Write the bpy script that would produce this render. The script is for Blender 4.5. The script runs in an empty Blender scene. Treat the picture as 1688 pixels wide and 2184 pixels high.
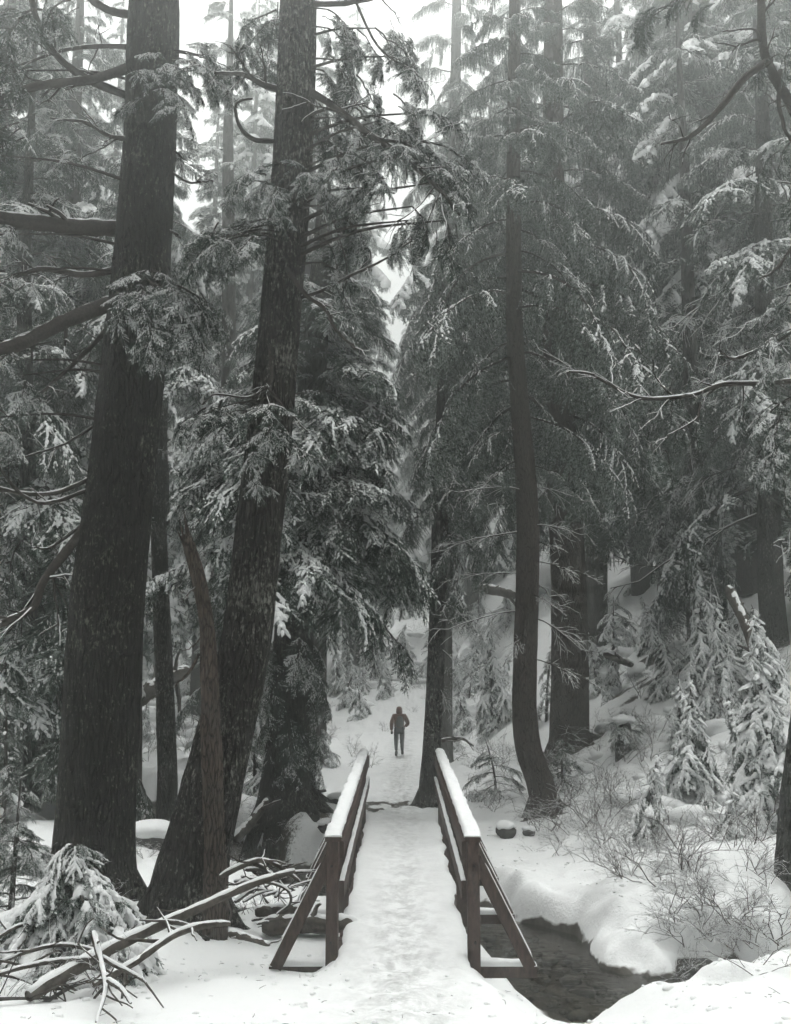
import bpy, math, random
import numpy as np
from mathutils import Matrix, Vector, Euler

# ------------------------------------------------------------------ camera, sky, sun, exposure
SC = bpy.context.scene
COL = SC.collection
IW, IH, F = 1688.0, 2184.0, 1950.0           # the photograph's frame, focal length in its pixels
CAM = np.array([0.0, 0.0, 2.63]); PITCH = math.radians(9.8)
cd = bpy.data.cameras.new('camera'); cam = bpy.data.objects.new('camera', cd); COL.objects.link(cam)
cam.location = CAM; cam.rotation_euler = (math.pi/2 + PITCH, 0, 0)
cd.sensor_fit = 'VERTICAL'; cd.sensor_height = 36.0; cd.lens = 36.0*F/IH
cd.clip_start = 0.05; cd.clip_end = 2000
SC.camera = cam

SUN_EL, SUN_AZ = math.radians(76), math.radians(4)      # behind the cloud, ahead of the viewer and a little right
w = bpy.data.worlds.new('World'); SC.world = w; w.use_nodes = True
nt = w.node_tree; nt.nodes.clear()
sky = nt.nodes.new('ShaderNodeTexSky'); sky.sky_type = 'NISHITA'; sky.sun_disc = False
sky.sun_elevation = SUN_EL; sky.sun_rotation = SUN_AZ
sky.dust_density = 8.0; sky.air_density = 1.6; sky.ozone_density = 1.0
hs = nt.nodes.new('ShaderNodeHueSaturation'); hs.inputs['Saturation'].default_value = 0.0   # overcast: nearly no blue
bg = nt.nodes.new('ShaderNodeBackground'); bg.inputs['Strength'].default_value = 0.10
wo = nt.nodes.new('ShaderNodeOutputWorld')
nt.links.new(sky.outputs[0], hs.inputs['Color']); nt.links.new(hs.outputs[0], bg.inputs['Color']); nt.links.new(bg.outputs[0], wo.inputs['Surface'])
sl = bpy.data.lights.new('sun', 'SUN'); sl.energy = 1.5; sl.angle = math.radians(110); sl.color = (1.0, 0.985, 0.96)
so = bpy.data.objects.new('sun', sl); COL.objects.link(so)
so.rotation_euler = (math.pi/2 - SUN_EL, 0, -SUN_AZ + math.pi); so.location = (0, 0, 60)
VS = SC.view_settings
SC.display_settings.display_device = 'sRGB'
VS.view_transform = 'Standard'; VS.look = 'None'; VS.gamma = 1.0; VS.use_curve_mapping = False
VS.exposure = 0.96
CY = SC.cycles
CY.use_denoising = True; CY.debug_use_spatial_splits = True
try: CY.denoiser = 'OPENIMAGEDENOISE'
except Exception: pass
CY.use_adaptive_sampling = True; CY.adaptive_threshold = 0.08; CY.adaptive_min_samples = 20
CY.max_bounces = 3; CY.diffuse_bounces = 2; CY.glossy_bounces = 2; CY.transmission_bounces = 2
CY.volume_bounces = 1; CY.transparent_max_bounces = 6
CY.caustics_reflective = False; CY.caustics_refractive = False
HAZE_DENSITY = 0.0112

# ------------------------------------------------------------------ helpers
rnd = random.Random(7)
def W(px, py, Y):
    """the point on the plane y = Y that the photograph shows at pixel (px, py)"""
    xc = (px - IW/2)/F; yc = -(py - IH/2)/F
    d = np.array([xc, math.cos(PITCH) - math.sin(PITCH)*yc, math.sin(PITCH) + math.cos(PITCH)*yc])
    return CAM + d*((Y - CAM[1])/d[1])
def depth_of(p): return (p[1]-CAM[1])*math.cos(PITCH) + (p[2]-CAM[2])*math.sin(PITCH)
def mpp(p): return depth_of(p)/F                # metres per photograph pixel at a point

def _h(ix, iy, iz, seed):
    n = (ix*374761393 + iy*668265263 + iz*2147483647 + seed*1274126177) & 0xffffffff
    n = ((n ^ (n >> 13))*1274126177) & 0xffffffff
    n = ((n ^ (n >> 15))*2246822519) & 0xffffffff
    return ((n ^ (n >> 16)) & 0xffff)/65535.0*2 - 1
def noise(p, seed=0):
    p = np.asarray(p, float)
    i = np.floor(p).astype(np.int64); f = p - i; u = f*f*(3-2*f)
    r = 0
    for dx in (0, 1):
        for dy in (0, 1):
            for dz in (0, 1):
                r = r + _h(i[..., 0]+dx, i[..., 1]+dy, i[..., 2]+dz, seed)*(u[..., 0] if dx else 1-u[..., 0])*(u[..., 1] if dy else 1-u[..., 1])*(u[..., 2] if dz else 1-u[..., 2])
    return r
def fbm(p, seed=0, oct=3):
    p = np.asarray(p, float); a, r = 1.0, 0
    for k in range(oct):
        r = r + a*noise(p*(2.03**k), seed+k*17); a *= 0.5
    return r
def sstep(a, b, x):
    t = np.clip((x-a)/(b-a), 0, 1); return t*t*(3-2*t)
def softplus(x, k=1.0): return np.logaddexp(0, x*k)/k

class Geo:
    """collects vertices and faces of one mesh"""
    def __init__(s): s.v = []; s.f = []; s.n = 0
    def add(s, verts, faces, mat=0):
        verts = np.asarray(verts, float).reshape(-1, 3)
        if not isinstance(faces, list): faces = [faces]
        for fa in faces:
            fa = np.asarray(fa, np.int64)
            if len(fa): s.f.append((fa + s.n, mat))
        s.v.append(verts); s.n += len(verts)
    def merge(s, g, M=None):
        V = g.verts()
        if M is not None: V = V @ np.array(M)[:3, :3].T + np.array(M)[:3, 3]
        for fa, m in g.f: s.f.append((fa + s.n, m))
        s.v.append(V); s.n += len(V)
    def verts(s): return np.concatenate(s.v) if s.v else np.zeros((0, 3))
    def mesh(s, name, mats, smooth=True, attr=None):
        me = bpy.data.meshes.new(name); V = s.verts()
        me.vertices.add(len(V)); me.vertices.foreach_set('co', V.astype(np.float32).ravel())
        lv, ls, mi, c = [], [], [], 0
        for fa, m in s.f:
            k = fa.shape[1]
            lv.append(fa.ravel()); ls.append(c + np.arange(len(fa))*k); mi.append(np.full(len(fa), m)); c += fa.size
        me.loops.add(c); me.loops.foreach_set('vertex_index', np.concatenate(lv).astype(np.int32))
        st = np.concatenate(ls); me.polygons.add(len(st)); me.polygons.foreach_set('loop_start', st.astype(np.int32))
        for m in mats: me.materials.append(m)
        me.polygons.foreach_set('material_index', np.concatenate(mi).astype(np.int32))
        me.update(calc_edges=True)
        me.polygons.foreach_set('use_smooth', np.full(len(st), bool(smooth)))
        if attr is not None:
            for an, av in attr.items():
                a = me.attributes.new(an, 'FLOAT', 'POINT'); a.data.foreach_set('value', np.asarray(av, np.float32))
        return me

def link(name, data, parent=None, loc=(0, 0, 0), label=None, cat=None, group=None, kind=None):
    o = bpy.data.objects.new(name, data); COL.objects.link(o)
    o.location = tuple(float(c) for c in loc)
    if parent is not None: o.parent = parent
    if label: o['label'] = label
    if cat: o['category'] = cat
    if group: o['group'] = group
    if kind: o['kind'] = kind
    return o
def thing(name, label, cat, loc=(0, 0, 0), group=None): return link(name, None, None, loc, label, cat, group)

def tube(path, radii, n=6, jit=0.0, rs=None, cap=True):
    """verts and faces of a tapered tube along a path"""
    P = np.asarray(path, float); R = np.asarray(radii, float); m = len(P)
    T = np.gradient(P, axis=0); T /= np.linalg.norm(T, axis=1)[:, None] + 1e-9
    up = np.array([0, 0, 1.0]) if abs(T[0][2]) < 0.9 else np.array([1.0, 0, 0])
    u = np.cross(T[0], up); u /= np.linalg.norm(u); U = [u]
    for k in range(1, m):
        u = u - T[k]*np.dot(u, T[k]); u /= np.linalg.norm(u) + 1e-9; U.append(u)
    U = np.array(U); Vv = np.cross(T, U)
    a = np.arange(n)/n*2*math.pi
    V = P[:, None, :] + R[:, None, None]*(np.cos(a)[None, :, None]*U[:, None, :] + np.sin(a)[None, :, None]*Vv[:, None, :])
    V = V.reshape(-1, 3)
    i, j = np.meshgrid(np.arange(m-1), np.arange(n), indexing='ij')
    q = np.stack([i*n+j, i*n+(j+1) % n, (i+1)*n+(j+1) % n, (i+1)*n+j], -1).reshape(-1, 4)
    fs = [q]
    if cap:
        fs.append(np.array([list(range(n))[::-1]])); fs.append(np.array([[(m-1)*n + k for k in range(n)]]))
    return V, fs
def spline(pts, n):
    """Catmull-Rom through points, n samples"""
    P = np.asarray(pts, float); m = len(P)
    if m == 2: return P[0] + (P[1]-P[0])*np.linspace(0, 1, n)[:, None]
    E = np.vstack([2*P[0]-P[1], P, 2*P[-1]-P[-2]])
    s = np.linspace(0, m-1-1e-6, n); k = s.astype(int); t = (s-k)[:, None]
    p0, p1, p2, p3 = E[k], E[k+1], E[k+2], E[k+3]
    return 0.5*(2*p1 + (p2-p0)*t + (2*p0-5*p1+4*p2-p3)*t*t + (3*p1-p0-3*p2+p3)*t**3)
def box(x0, x1, y0, y1, z0, z1):
    V = np.array([[x, y, z] for z in (z0, z1) for y in (y0, y1) for x in (x0, x1)], float)
    Fq = np.array([[0, 2, 3, 1], [4, 5, 7, 6], [0, 1, 5, 4], [2, 6, 7, 3], [0, 4, 6, 2], [1, 3, 7, 5]])
    return V, Fq

# ------------------------------------------------------------------ materials
def mat(name):
    m = bpy.data.materials.new(name); m.use_nodes = True; t = m.node_tree; t.nodes.clear()
    o = t.nodes.new('ShaderNodeOutputMaterial'); b = t.nodes.new('ShaderNodeBsdfPrincipled')
    t.links.new(b.outputs[0], o.inputs[0]); return m, t, b
def N(t, kind, **kw):
    n = t.nodes.new(kind)
    for k, v in kw.items():
        if hasattr(n, k): setattr(n, k, v)
        else: n.inputs[k.replace('_', ' ')].default_value = v
    return n
def ramp(t, fac, stops):
    r = t.nodes.new('ShaderNodeValToRGB'); e = r.color_ramp.elements
    while len(e) < len(stops): e.new(0.5)
    for k, (p, c) in enumerate(stops):
        e[k].position = p; e[k].color = (c, c, c, 1) if isinstance(c, (int, float)) else (*c, 1)
    t.links.new(fac, r.inputs[0]); return r.outputs[0]
def mix(t, fac, a, b):
    m = t.nodes.new('ShaderNodeMix'); m.data_type = 'RGBA'
    for s, v in ((0, fac), (6, a), (7, b)):
        if isinstance(v, bpy.types.NodeSocket): t.links.new(v, m.inputs[s])
        elif s == 0: m.inputs[0].default_value = v
        else: m.inputs[s].default_value = (*v, 1)
    return m.outputs[2]
def math_(t, op, a, b=None):
    m = t.nodes.new('ShaderNodeMath'); m.operation = op
    for s, v in ((0, a), (1, b)):
        if v is None: continue
        if isinstance(v, bpy.types.NodeSocket): t.links.new(v, m.inputs[s])
        else: m.inputs[s].default_value = v
    return m.outputs[0]
def coords(t, which='Object', scale=(1, 1, 1)):
    c = t.nodes.new('ShaderNodeTexCoord'); mp = t.nodes.new('ShaderNodeMapping'); mp.inputs['Scale'].default_value = scale
    t.links.new(c.outputs[which], mp.inputs[0]); return mp.outputs[0]
def ntex(t, vec, scale, detail=4, rough=0.55):
    n = t.nodes.new('ShaderNodeTexNoise'); n.inputs['Scale'].default_value = scale; n.inputs['Detail'].default_value = detail
    n.inputs['Roughness'].default_value = rough; t.links.new(vec, n.inputs['Vector']); return n.outputs['Fac']
def bump(t, b, h, strength=0.5, dist=0.02):
    n = t.nodes.new('ShaderNodeBump'); n.inputs['Strength'].default_value = strength; n.inputs['Distance'].default_value = dist
    t.links.new(h, n.inputs['Height']); t.links.new(n.outputs[0], b.inputs['Normal'])

SNOW_COL = (0.85, 0.86, 0.86)
def m_snow():
    m, t, b = mat('snow'); v = coords(t)
    n = ntex(t, v, 9, 6, 0.65); t.links.new(mix(t, n, (0.83, 0.845, 0.85), (0.90, 0.905, 0.90)), b.inputs['Base Color'])
    b.inputs['Roughness'].default_value = 0.75; b.inputs['Specular IOR Level'].default_value = 0.25
    bump(t, b, ntex(t, v, 28, 6, 0.7), 0.5, 0.02); return m
def m_ground():
    m, t, b = mat('snow_ground'); v = coords(t)
    a = t.nodes.new('ShaderNodeAttribute'); a.attribute_name = 'bare'
    s = t.nodes.new('ShaderNodeAttribute'); s.attribute_name = 'slush'
    fine = ntex(t, v, 22, 8, 0.7)
    ck = t.nodes.new('ShaderNodeAttribute'); ck.attribute_name = 'creek'; sx = t.nodes.new('ShaderNodeSeparateXYZ'); t.links.new(coords(t), sx.inputs[0])
    zz = math_(t, 'ADD', sx.outputs['Z'], math_(t, 'MULTIPLY', math_(t, 'SUBTRACT', ntex(t, v, 2.6, 3, 0.5), 0.5), 0.5))
    low = math_(t, 'MULTIPLY', ramp(t, math_(t, 'MULTIPLY', math_(t, 'ADD', zz, 1.0), 1.0), [(0.33, 1.0), (0.38, 0.0)]), ck.outputs['Fac'])
    edge = math_(t, 'ADD', a.outputs['Fac'], math_(t, 'MULTIPLY', math_(t, 'SUBTRACT', fine, 0.5), 0.9))
    bare = math_(t, 'MAXIMUM', ramp(t, edge, [(0.42, 0.0), (0.58, 1.0)]), low)
    snow = mix(t, ntex(t, v, 6, 6, 0.65), (0.84, 0.855, 0.855), (0.90, 0.905, 0.90))
    sl = math_(t, 'MULTIPLY', s.outputs['Fac'], ramp(t, ntex(t, v, 5, 8, 0.75), [(0.42, 0.0), (0.66, 1.0)]))
    snow = mix(t, sl, snow, (0.40, 0.405, 0.395))
    soil = mix(t, ntex(t, v, 30, 6, 0.7), (0.022, 0.018, 0.014), (0.10, 0.088, 0.07))
    t.links.new(mix(t, bare, snow, soil), b.inputs['Base Color'])
    b.inputs['Roughness'].default_value = 0.8; b.inputs['Specular IOR Level'].default_value = 0.25
    h = math_(t, 'ADD', ntex(t, v, 30, 7, 0.7), math_(t, 'MULTIPLY', ntex(t, v, 6, 3, 0.6), 2.0))
    bump(t, b, h, 0.45, 0.02); return m
def m_bark(name, dark, light, lichen, lichen_amt, flecks, vs=1.0, relief=0.05):
    m, t, b = mat(name)
    v = coords(t, 'Object', (1, 1, 0.16)); iso = coords(t)
    ridge = N(t, 'ShaderNodeTexVoronoi', feature='DISTANCE_TO_EDGE'); ridge.inputs['Scale'].default_value = 22*vs
    wob = N(t, 'ShaderNodeVectorMath', operation='ADD'); nz = t.nodes.new('ShaderNodeTexNoise'); nz.inputs['Scale'].default_value = 6*vs
    t.links.new(v, nz.inputs['Vector']); sc_ = N(t, 'ShaderNodeVectorMath', operation='SCALE'); sc_.inputs['Scale'].default_value = 0.12/vs
    t.links.new(nz.outputs['Color'], sc_.inputs[0]); t.links.new(v, wob.inputs[0]); t.links.new(sc_.outputs[0], wob.inputs[1]); t.links.new(wob.outputs[0], ridge.inputs['Vector'])
    rr = ramp(t, ridge.outputs['Distance'], [(0.0, 0.0), (0.16, 1.0)])
    grain = ntex(t, v, 60*vs, 6, 0.7); big = ntex(t, iso, 1.6, 4)
    c = mix(t, math_(t, 'MULTIPLY', rr, math_(t, 'ADD', grain, 0.15)), dark, light)  # dark cracks, deepened further in the colour to stand in for relief shading
    ln = math_(t, 'ADD', ntex(t, coords(t, 'Object', (1, 1, 0.55)), 26, 7, 0.75), math_(t, 'MULTIPLY', math_(t, 'SUBTRACT', big, 0.5), 0.45))
    lm = ramp(t, ln, [(0.66-lichen_amt, 0.0), (0.76-lichen_amt, 1.0)])
    c = mix(t, math_(t, 'MULTIPLY', lm, math_(t, 'ADD', math_(t, 'MULTIPLY', rr, 0.6), 0.2)), c, lichen)
    fl = math_(t, 'ADD', ntex(t, iso, 38, 5, 0.7), math_(t, 'MULTIPLY', math_(t, 'SUBTRACT', ntex(t, iso, 2.3, 3), 0.5), 0.35))
    c = mix(t, ramp(t, fl, [(0.78-flecks, 0.0), (0.82-flecks, 1.0)]), c, SNOW_COL)
    t.links.new(c, b.inputs['Base Color']); b.inputs['Roughness'].default_value = 0.95; b.inputs['Specular IOR Level'].default_value = 0.15
    h = math_(t, 'ADD', math_(t, 'MULTIPLY', rr, 0.7), math_(t, 'ADD', math_(t, 'MULTIPLY', grain, 0.5), math_(t, 'MULTIPLY', lm, 0.25)))
    bump(t, b, h, 0.9, relief); return m
def m_plain(name, a, c, scale, rough=0.9, bs=0.3, bd=0.01, stretch=(1, 1, 1), spec=0.2, flecks=0.0):
    m, t, b = mat(name); v = coords(t, 'Object', stretch); n = ntex(t, v, scale, 6, 0.65)
    cc = mix(t, ramp(t, n, [(0.3, 0.0), (0.7, 1.0)]), a, c)
    if flecks: cc = mix(t, ramp(t, ntex(t, coords(t), 26, 5, 0.7), [(0.80-flecks, 0.0), (0.84-flecks, 1.0)]), cc, SNOW_COL)
    t.links.new(cc, b.inputs['Base Color']); b.inputs['Roughness'].default_value = rough; b.inputs['Specular IOR Level'].default_value = spec
    if bs: bump(t, b, n, bs, bd)
    return m
def m_needles(name, a, c):
    m, t, b = mat(name); oi = t.nodes.new('ShaderNodeObjectInfo'); v = coords(t)
    n = ntex(t, v, 7, 4, 0.7); f = math_(t, 'ADD', math_(t, 'MULTIPLY', n, 0.8), math_(t, 'MULTIPLY', oi.outputs['Random'], 0.35))
    t.links.new(mix(t, ramp(t, f, [(0.25, 0.0), (0.85, 1.0)]), a, c), b.inputs['Base Color'])
    b.inputs['Roughness'].default_value = 0.8; b.inputs['Specular IOR Level'].default_value = 0.2; return m
M = {}
M['snow'] = m_snow(); M['ground'] = m_ground()
M['bark_dark'] = m_bark('mossy_bark', (0.003, 0.0028, 0.0025), (0.036, 0.033, 0.028), (0.30, 0.31, 0.25), 0.10, 0.055, 1.0, 0.09)
M['bark_b'] = m_bark('lichen_bark', (0.004, 0.0037, 0.0034), (0.06, 0.054, 0.048), (0.38, 0.385, 0.34), 0.13, 0.07, 1.0, 0.09)
M['bark_cedar'] = m_bark('stringy_brown_bark', (0.018, 0.014, 0.012), (0.095, 0.078, 0.068), (0.11, 0.11, 0.095), 0.02, 0.01, 1.3, 0.03)
M['bark_mid'] = m_bark('grey_brown_bark', (0.014, 0.012, 0.011), (0.08, 0.07, 0.062), (0.10, 0.10, 0.085), 0.03, 0.01, 1.0, 0.03)
M['dead'] = m_bark('dead_wood', (0.020, 0.0155, 0.013), (0.19, 0.148, 0.122), (0.12, 0.108, 0.098), 0.14, -0.1, 1.5, 0.05)
M['wood'] = m_plain('branch_wood', (0.016, 0.013, 0.011), (0.07, 0.06, 0.052), 30, 0.95, 0.5, 0.01)
M['log'] = m_plain('log_wood', (0.020, 0.016, 0.013), (0.11, 0.095, 0.08), 14, 0.95, 0.6, 0.02)
M['twig'] = m_plain('twig_wood', (0.028, 0.020, 0.017), (0.085, 0.062, 0.05), 20, 0.9, 0)
M['needle'] = m_needles('dark_needles', (0.009, 0.021, 0.014), (0.030, 0.056, 0.038))
M['needle_frost'] = m_needles('frosted_needles', (0.12, 0.145, 0.13), (0.36, 0.39, 0.37))
M['plank'] = m_plain('bridge_timber', (0.022, 0.014, 0.012), (0.095, 0.064, 0.054), 16, 0.85, 0.6, 0.008, (1.6, 1.6, 0.6), 0.25, 0.07)
M['stone'] = m_plain('wet_stone', (0.018, 0.018, 0.017), (0.11, 0.105, 0.092), 3.0, 0.55, 0.4, 0.01, (1, 1, 1), 0.5)
M['rock'] = m_plain('dark_rock', (0.014, 0.014, 0.013), (0.075, 0.072, 0.066), 6, 0.85, 0.8, 0.03)
M['jacket'] = m_plain('rust_jacket', (0.085, 0.034, 0.024), (0.14, 0.056, 0.038), 12, 0.85, 0.2, 0.01)
M['trouser'] = m_plain('charcoal_trousers', (0.012, 0.013, 0.016), (0.024, 0.026, 0.031), 12, 0.9, 0.2, 0.01)
M['pack'] = m_plain('grey_green_pack', (0.035, 0.043, 0.043), (0.06, 0.07, 0.07), 12, 0.85, 0.2, 0.01)
M['boot'] = m_plain('boot_leather', (0.03, 0.025, 0.023), (0.075, 0.062, 0.055), 12, 0.8, 0.2, 0.01)
M['glove'] = m_plain('black_glove', (0.010, 0.010, 0.011), (0.02, 0.02, 0.022), 12, 0.8, 0)
M['skin'] = m_plain('skin', (0.42, 0.27, 0.2), (0.48, 0.32, 0.24), 12, 0.6, 0)
def m_water():
    m = bpy.data.materials.new('stream_water'); m.use_nodes = True; t = m.node_tree; t.nodes.clear()
    o = t.nodes.new('ShaderNodeOutputMaterial'); tr = t.nodes.new('ShaderNodeBsdfTransparent'); tr.inputs[0].default_value = (0.55, 0.52, 0.44, 1)
    gl = t.nodes.new('ShaderNodeBsdfGlossy'); gl.inputs['Roughness'].default_value = 0.06; fr = t.nodes.new('ShaderNodeFresnel'); fr.inputs[0].default_value = 1.2
    mx = t.nodes.new('ShaderNodeMixShader'); bp = t.nodes.new('ShaderNodeBump'); bp.inputs['Strength'].default_value = 0.35; bp.inputs['Distance'].default_value = 0.03
    t.links.new(ntex(t, coords(t, 'Object', (1, 1.6, 1)), 5, 4, 0.6), bp.inputs['Height'])
    t.links.new(bp.outputs[0], gl.inputs['Normal']); t.links.new(bp.outputs[0], fr.inputs['Normal'])
    t.links.new(fr.outputs[0], mx.inputs[0]); t.links.new(tr.outputs[0], mx.inputs[1]); t.links.new(gl.outputs[0], mx.inputs[2]); t.links.new(mx.outputs[0], o.inputs[0]); return m
M['water'] = m_water()

# ------------------------------------------------------------------ terrain
STREAM = np.array([[14, 14], [8, 12.4], [5.2, 11.35], [3.7, 10.75], [2.5, 10.3], [1.75, 11.2], [0.7, 12.8], [-0.8, 14.0], [-2.6, 16.2], [-4.6, 19.6], [-6.2, 22.2], [-10, 25], [-22, 30]], float)
SW = np.array([0.24, 0.24, 0.24, 0.28, 0.52, 0.78, 1.2, 1.1, 1.0, 1.1, 1.25, 1.2, 1.2])
NS = 72; _SP = spline(STREAM, NS); _SWp = np.interp(np.linspace(0, len(SW)-1, NS), np.arange(len(SW)), SW)
WATER_Z = -0.72
def stream_d(x, y):
    x = np.asarray(x, float); y = np.asarray(y, float)
    best = np.full(x.shape, 1e9)
    for k in range(len(_SP)-1):
        a, b = _SP[k], _SP[k+1]; ab = b-a; L2 = ab @ ab
        t = np.clip(((x-a[0])*ab[0] + (y-a[1])*ab[1])/L2, 0, 1)
        d = np.hypot(x-a[0]-ab[0]*t, y-a[1]-ab[1]*t) - (_SWp[k] + (_SWp[k+1]-_SWp[k])*t)
        best = np.minimum(best, d)
    return best
def path_x(y): return 0.07 + 0.0056*(y-9.15) + 0.02*np.maximum(0, y-32) + 0.10*softplus(y-40, 0.5)
def natural(x, y):
    z = 1.05*(1 - sstep(2.0, 9.3, y)) - 0.04 + 0.05*np.exp(-((x-0.07)/0.9)**2 - ((y-9.0)/0.7)**2)
    z = z - 0.30*sstep(0.75, 1.5, x)*sstep(2.75, 1.85, x)*sstep(5.8, 8.3, y)*sstep(12, 9.5, y) - 0.16*sstep(0.62, 0.85, np.abs(x-0.07))*np.exp(-((y-9.5)/0.7)**2)*sstep(2.6, 1.5, np.abs(x))
    z = z + 0.22*sstep(2.0, 5.0, x)*sstep(9, 13, y) + 0.15*sstep(-1.5, -4, x)
    z = z - 0.25*sstep(14, 30, y)*np.exp(-((x-0.3)/6.0)**2)
    hill = 0.62*softplus(x - 3.6 - 2.2*(1-sstep(10, 24, y)), 1.2)
    hill = 13*(1-np.exp(-hill/13)); z = z + hill*sstep(9.5, 20, y)
    rise = softplus(y-34-4*sstep(0, -8, x), 0.4)
    z = z + 16*(1-np.exp(-rise*0.26/16)) + 0.10*np.minimum(softplus(y-18, 0.5), 25)*sstep(1.5, 6.5, x)
    z = z + 0.05*np.minimum(softplus(-x-9, 0.5), 60)
    near = np.exp(-((x-path_x(y))/1.3)**2)
    p3 = np.stack([x, y, 0*x], -1)
    amp = (1-0.8*near)*(0.35 + 0.65*sstep(1.5, 4, np.abs(x))*sstep(9, 14, y))
    z = z + amp*(0.16*fbm(p3*0.55, 3, 4)) + 0.35*sstep(20, 40, y)*noise(p3*0.22, 9)*(1-near)
    z = z + 0.022*fbm(p3*2.7, 5, 3) + near*0.028*fbm(p3*3.6, 8, 3)
    # a mound of snow-dusted roots under the dense hemlock, left of the far bridge end
    z = z + 0.45*np.exp(-(((x+1.95)/0.9)**2 + ((y-18.2)/1.5)**2))
    return z
def ground_full(x, y):
    x = np.asarray(x, float); y = np.asarray(y, float); nat = natural(x, y)
    p3 = np.stack([x, y, 0*x], -1)
    d = stream_d(x, y) + 0.26*fbm(p3*1.6, 21, 2) + 0.03*noise(p3*5, 23)
    nat = nat - (0.20 + 0.16*sstep(0.6, 1.4, x))*np.exp(-np.maximum(d, 0)/1.2) + 0.10*fbm(p3*2.2, 29, 2)*np.exp(-np.maximum(d, 0)/0.8)
    bed = WATER_Z - 0.16 - 0.06*noise(p3*3, 4)
    t = np.clip((d+0.05)/0.5, 0, 1); t = np.sqrt(1-(1-t)**2)**1.15
    z = bed*(1-t) + nat*t
    # snow lip bulges a little over the bank
    z = z + 0.06*np.exp(-((d-0.42)/0.22)**2)*(1+fbm(p3*3, 77, 2))
    return z, d
def ground(x, y): return float(ground_full(np.array([x]), np.array([y]))[0][0])
def G(px, py, y0=3.0, y1=120.0):
    """where the photograph's pixel meets the ground"""
    p0 = W(px, py, 1.0); d = p0 - CAM
    ys = np.concatenate([np.arange(y0, 40, 0.5), np.arange(40, y1, 2.0)])
    for _ in range(2):          # coarse walk along the ray, then a fine one in the step that went under
        P = CAM + d*(ys/d[1])[:, None]; z, _d = ground_full(P[:, 0], P[:, 1]); k = np.nonzero(P[:, 2] < z)[0]; k = k[0] if len(k) else len(ys)-1
        res = P[k]; ys = np.linspace(ys[max(k-1, 0)], ys[k], 12)
    return res

def axis(parts):
    out = []
    for a, b, n in parts: out.append(np.linspace(a, b, n, endpoint=False))
    return np.concatenate(out + [[parts[-1][1]]])
gx = axis([(-320, -60, 14), (-60, -16, 40), (-16, -7, 60), (-7, -1.35, 64), (-1.35, 1.45, 84), (1.45, 7, 86), (7, 16, 46), (16, 60, 44), (60, 320, 14)])
gy = axis([(-200, -20, 14), (-20, 3, 40), (3, 4.6, 16), (4.6, 9.4, 140), (9.4, 24, 220), (24, 45, 80), (45, 110, 50), (110, 420, 16)])
X, Y = np.meshgrid(gx, gy); Z, D = ground_full(X, Y)
def prints(X, Y, y0, y1, seed, amp):
    """dents of boot prints along the path"""
    r_ = np.random.default_rng(seed); dz = 0*X; y = y0
    for k in range(int((y1-y0)*6.5)):
        y = r_.uniform(y0, y1); x = path_x(y) + r_.normal(0, 0.24); a = r_.normal(0, 0.25) + (math.pi if r_.random() < 0.4 else 0); u = (X-x)*math.cos(a) + (Y-y)*math.sin(a); v_ = -(X-x)*math.sin(a) + (Y-y)*math.cos(a)
        e = np.maximum(np.abs(u)/0.055, np.abs(v_)/0.145); d_ = (u/0.06)**2 + (v_/0.15)**2
        dz = dz - amp*r_.uniform(0.4, 1)*np.exp(-d_**2*0.8) + amp*0.35*np.exp(-((np.sqrt(d_)-1.35)/0.3)**2)
    return dz
Z = Z + np.where((Y > 4) & (Y < 32), prints(X, Y, 4.6, 9.2, 3, 0.020) + prints(X, Y, 17.2, 31, 4, 0.03), 0)
gradx = np.gradient(Z, axis=1)/np.gradient(X, axis=1); grady = np.gradient(Z, axis=0)/np.gradient(Y, axis=0)
steep = np.hypot(gradx, grady)
p3 = np.stack([X, Y, 0*X], -1)
creek = sstep(0.7, 0.35, D); bare = 0*Z
mx_, my_ = X - path_x(Y), Y
mud = np.exp(-(((Y-19.6-0.55*mx_)/0.75)**2))*sstep(1.25, 0.7, np.abs(mx_+0.05))
bare = np.maximum(bare, mud*(0.75+0.75*fbm(p3*2.6, 41, 3)))
rootm = np.exp(-(((X+1.75)/1.15)**2 + ((Y-17.9)/1.7)**2))*(0.72+0.5*fbm(p3*2.2, 31, 3)); bare = np.maximum(bare, rootm)
hillm = np.exp(-(((X-6.6)/1.7)**2 + ((Y-24.5)/3.0)**2))*(0.30+0.9*fbm(p3*2.1, 37, 3)); bare = np.maximum(bare, hillm)
slush = np.exp(-((X-path_x(Y))/0.45)**2)*(0.9*sstep(3.6, 6.0, Y)*(1-sstep(30, 45, Y)))
ny, nx = X.shape
i, j = np.meshgrid(np.arange(ny-1), np.arange(nx-1), indexing='ij')
q = np.stack([i*nx+j, i*nx+j+1, (i+1)*nx+j+1, (i+1)*nx+j], -1).reshape(-1, 4)
g = Geo(); g.add(np.stack([X, Y, Z], -1).reshape(-1, 3), q)
link('snow_ground', g.mesh('snow_ground', [M['ground']], True, {'bare': bare.ravel(), 'slush': slush.ravel(), 'creek': creek.ravel()}), kind='structure',
     label='snow-covered forest floor with trampled path and hillside')
# stream water: a ribbon under the banks
gw = Geo(); xs = np.linspace(-24, 16, 41); ys = np.linspace(7, 32, 26); XW, YW = np.meshgrid(xs, ys); i, j = np.meshgrid(np.arange(25), np.arange(40), indexing='ij')
gw.add(np.stack([XW, YW, np.full_like(XW, WATER_Z)], -1).reshape(-1, 3), np.stack([i*41+j, i*41+j+1, (i+1)*41+j+1, (i+1)*41+j], -1).reshape(-1, 4))
link('stream_water', gw.mesh('stream_water', [M['water']]), kind='structure', label='shallow dark stream running under the footbridge')

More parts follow.
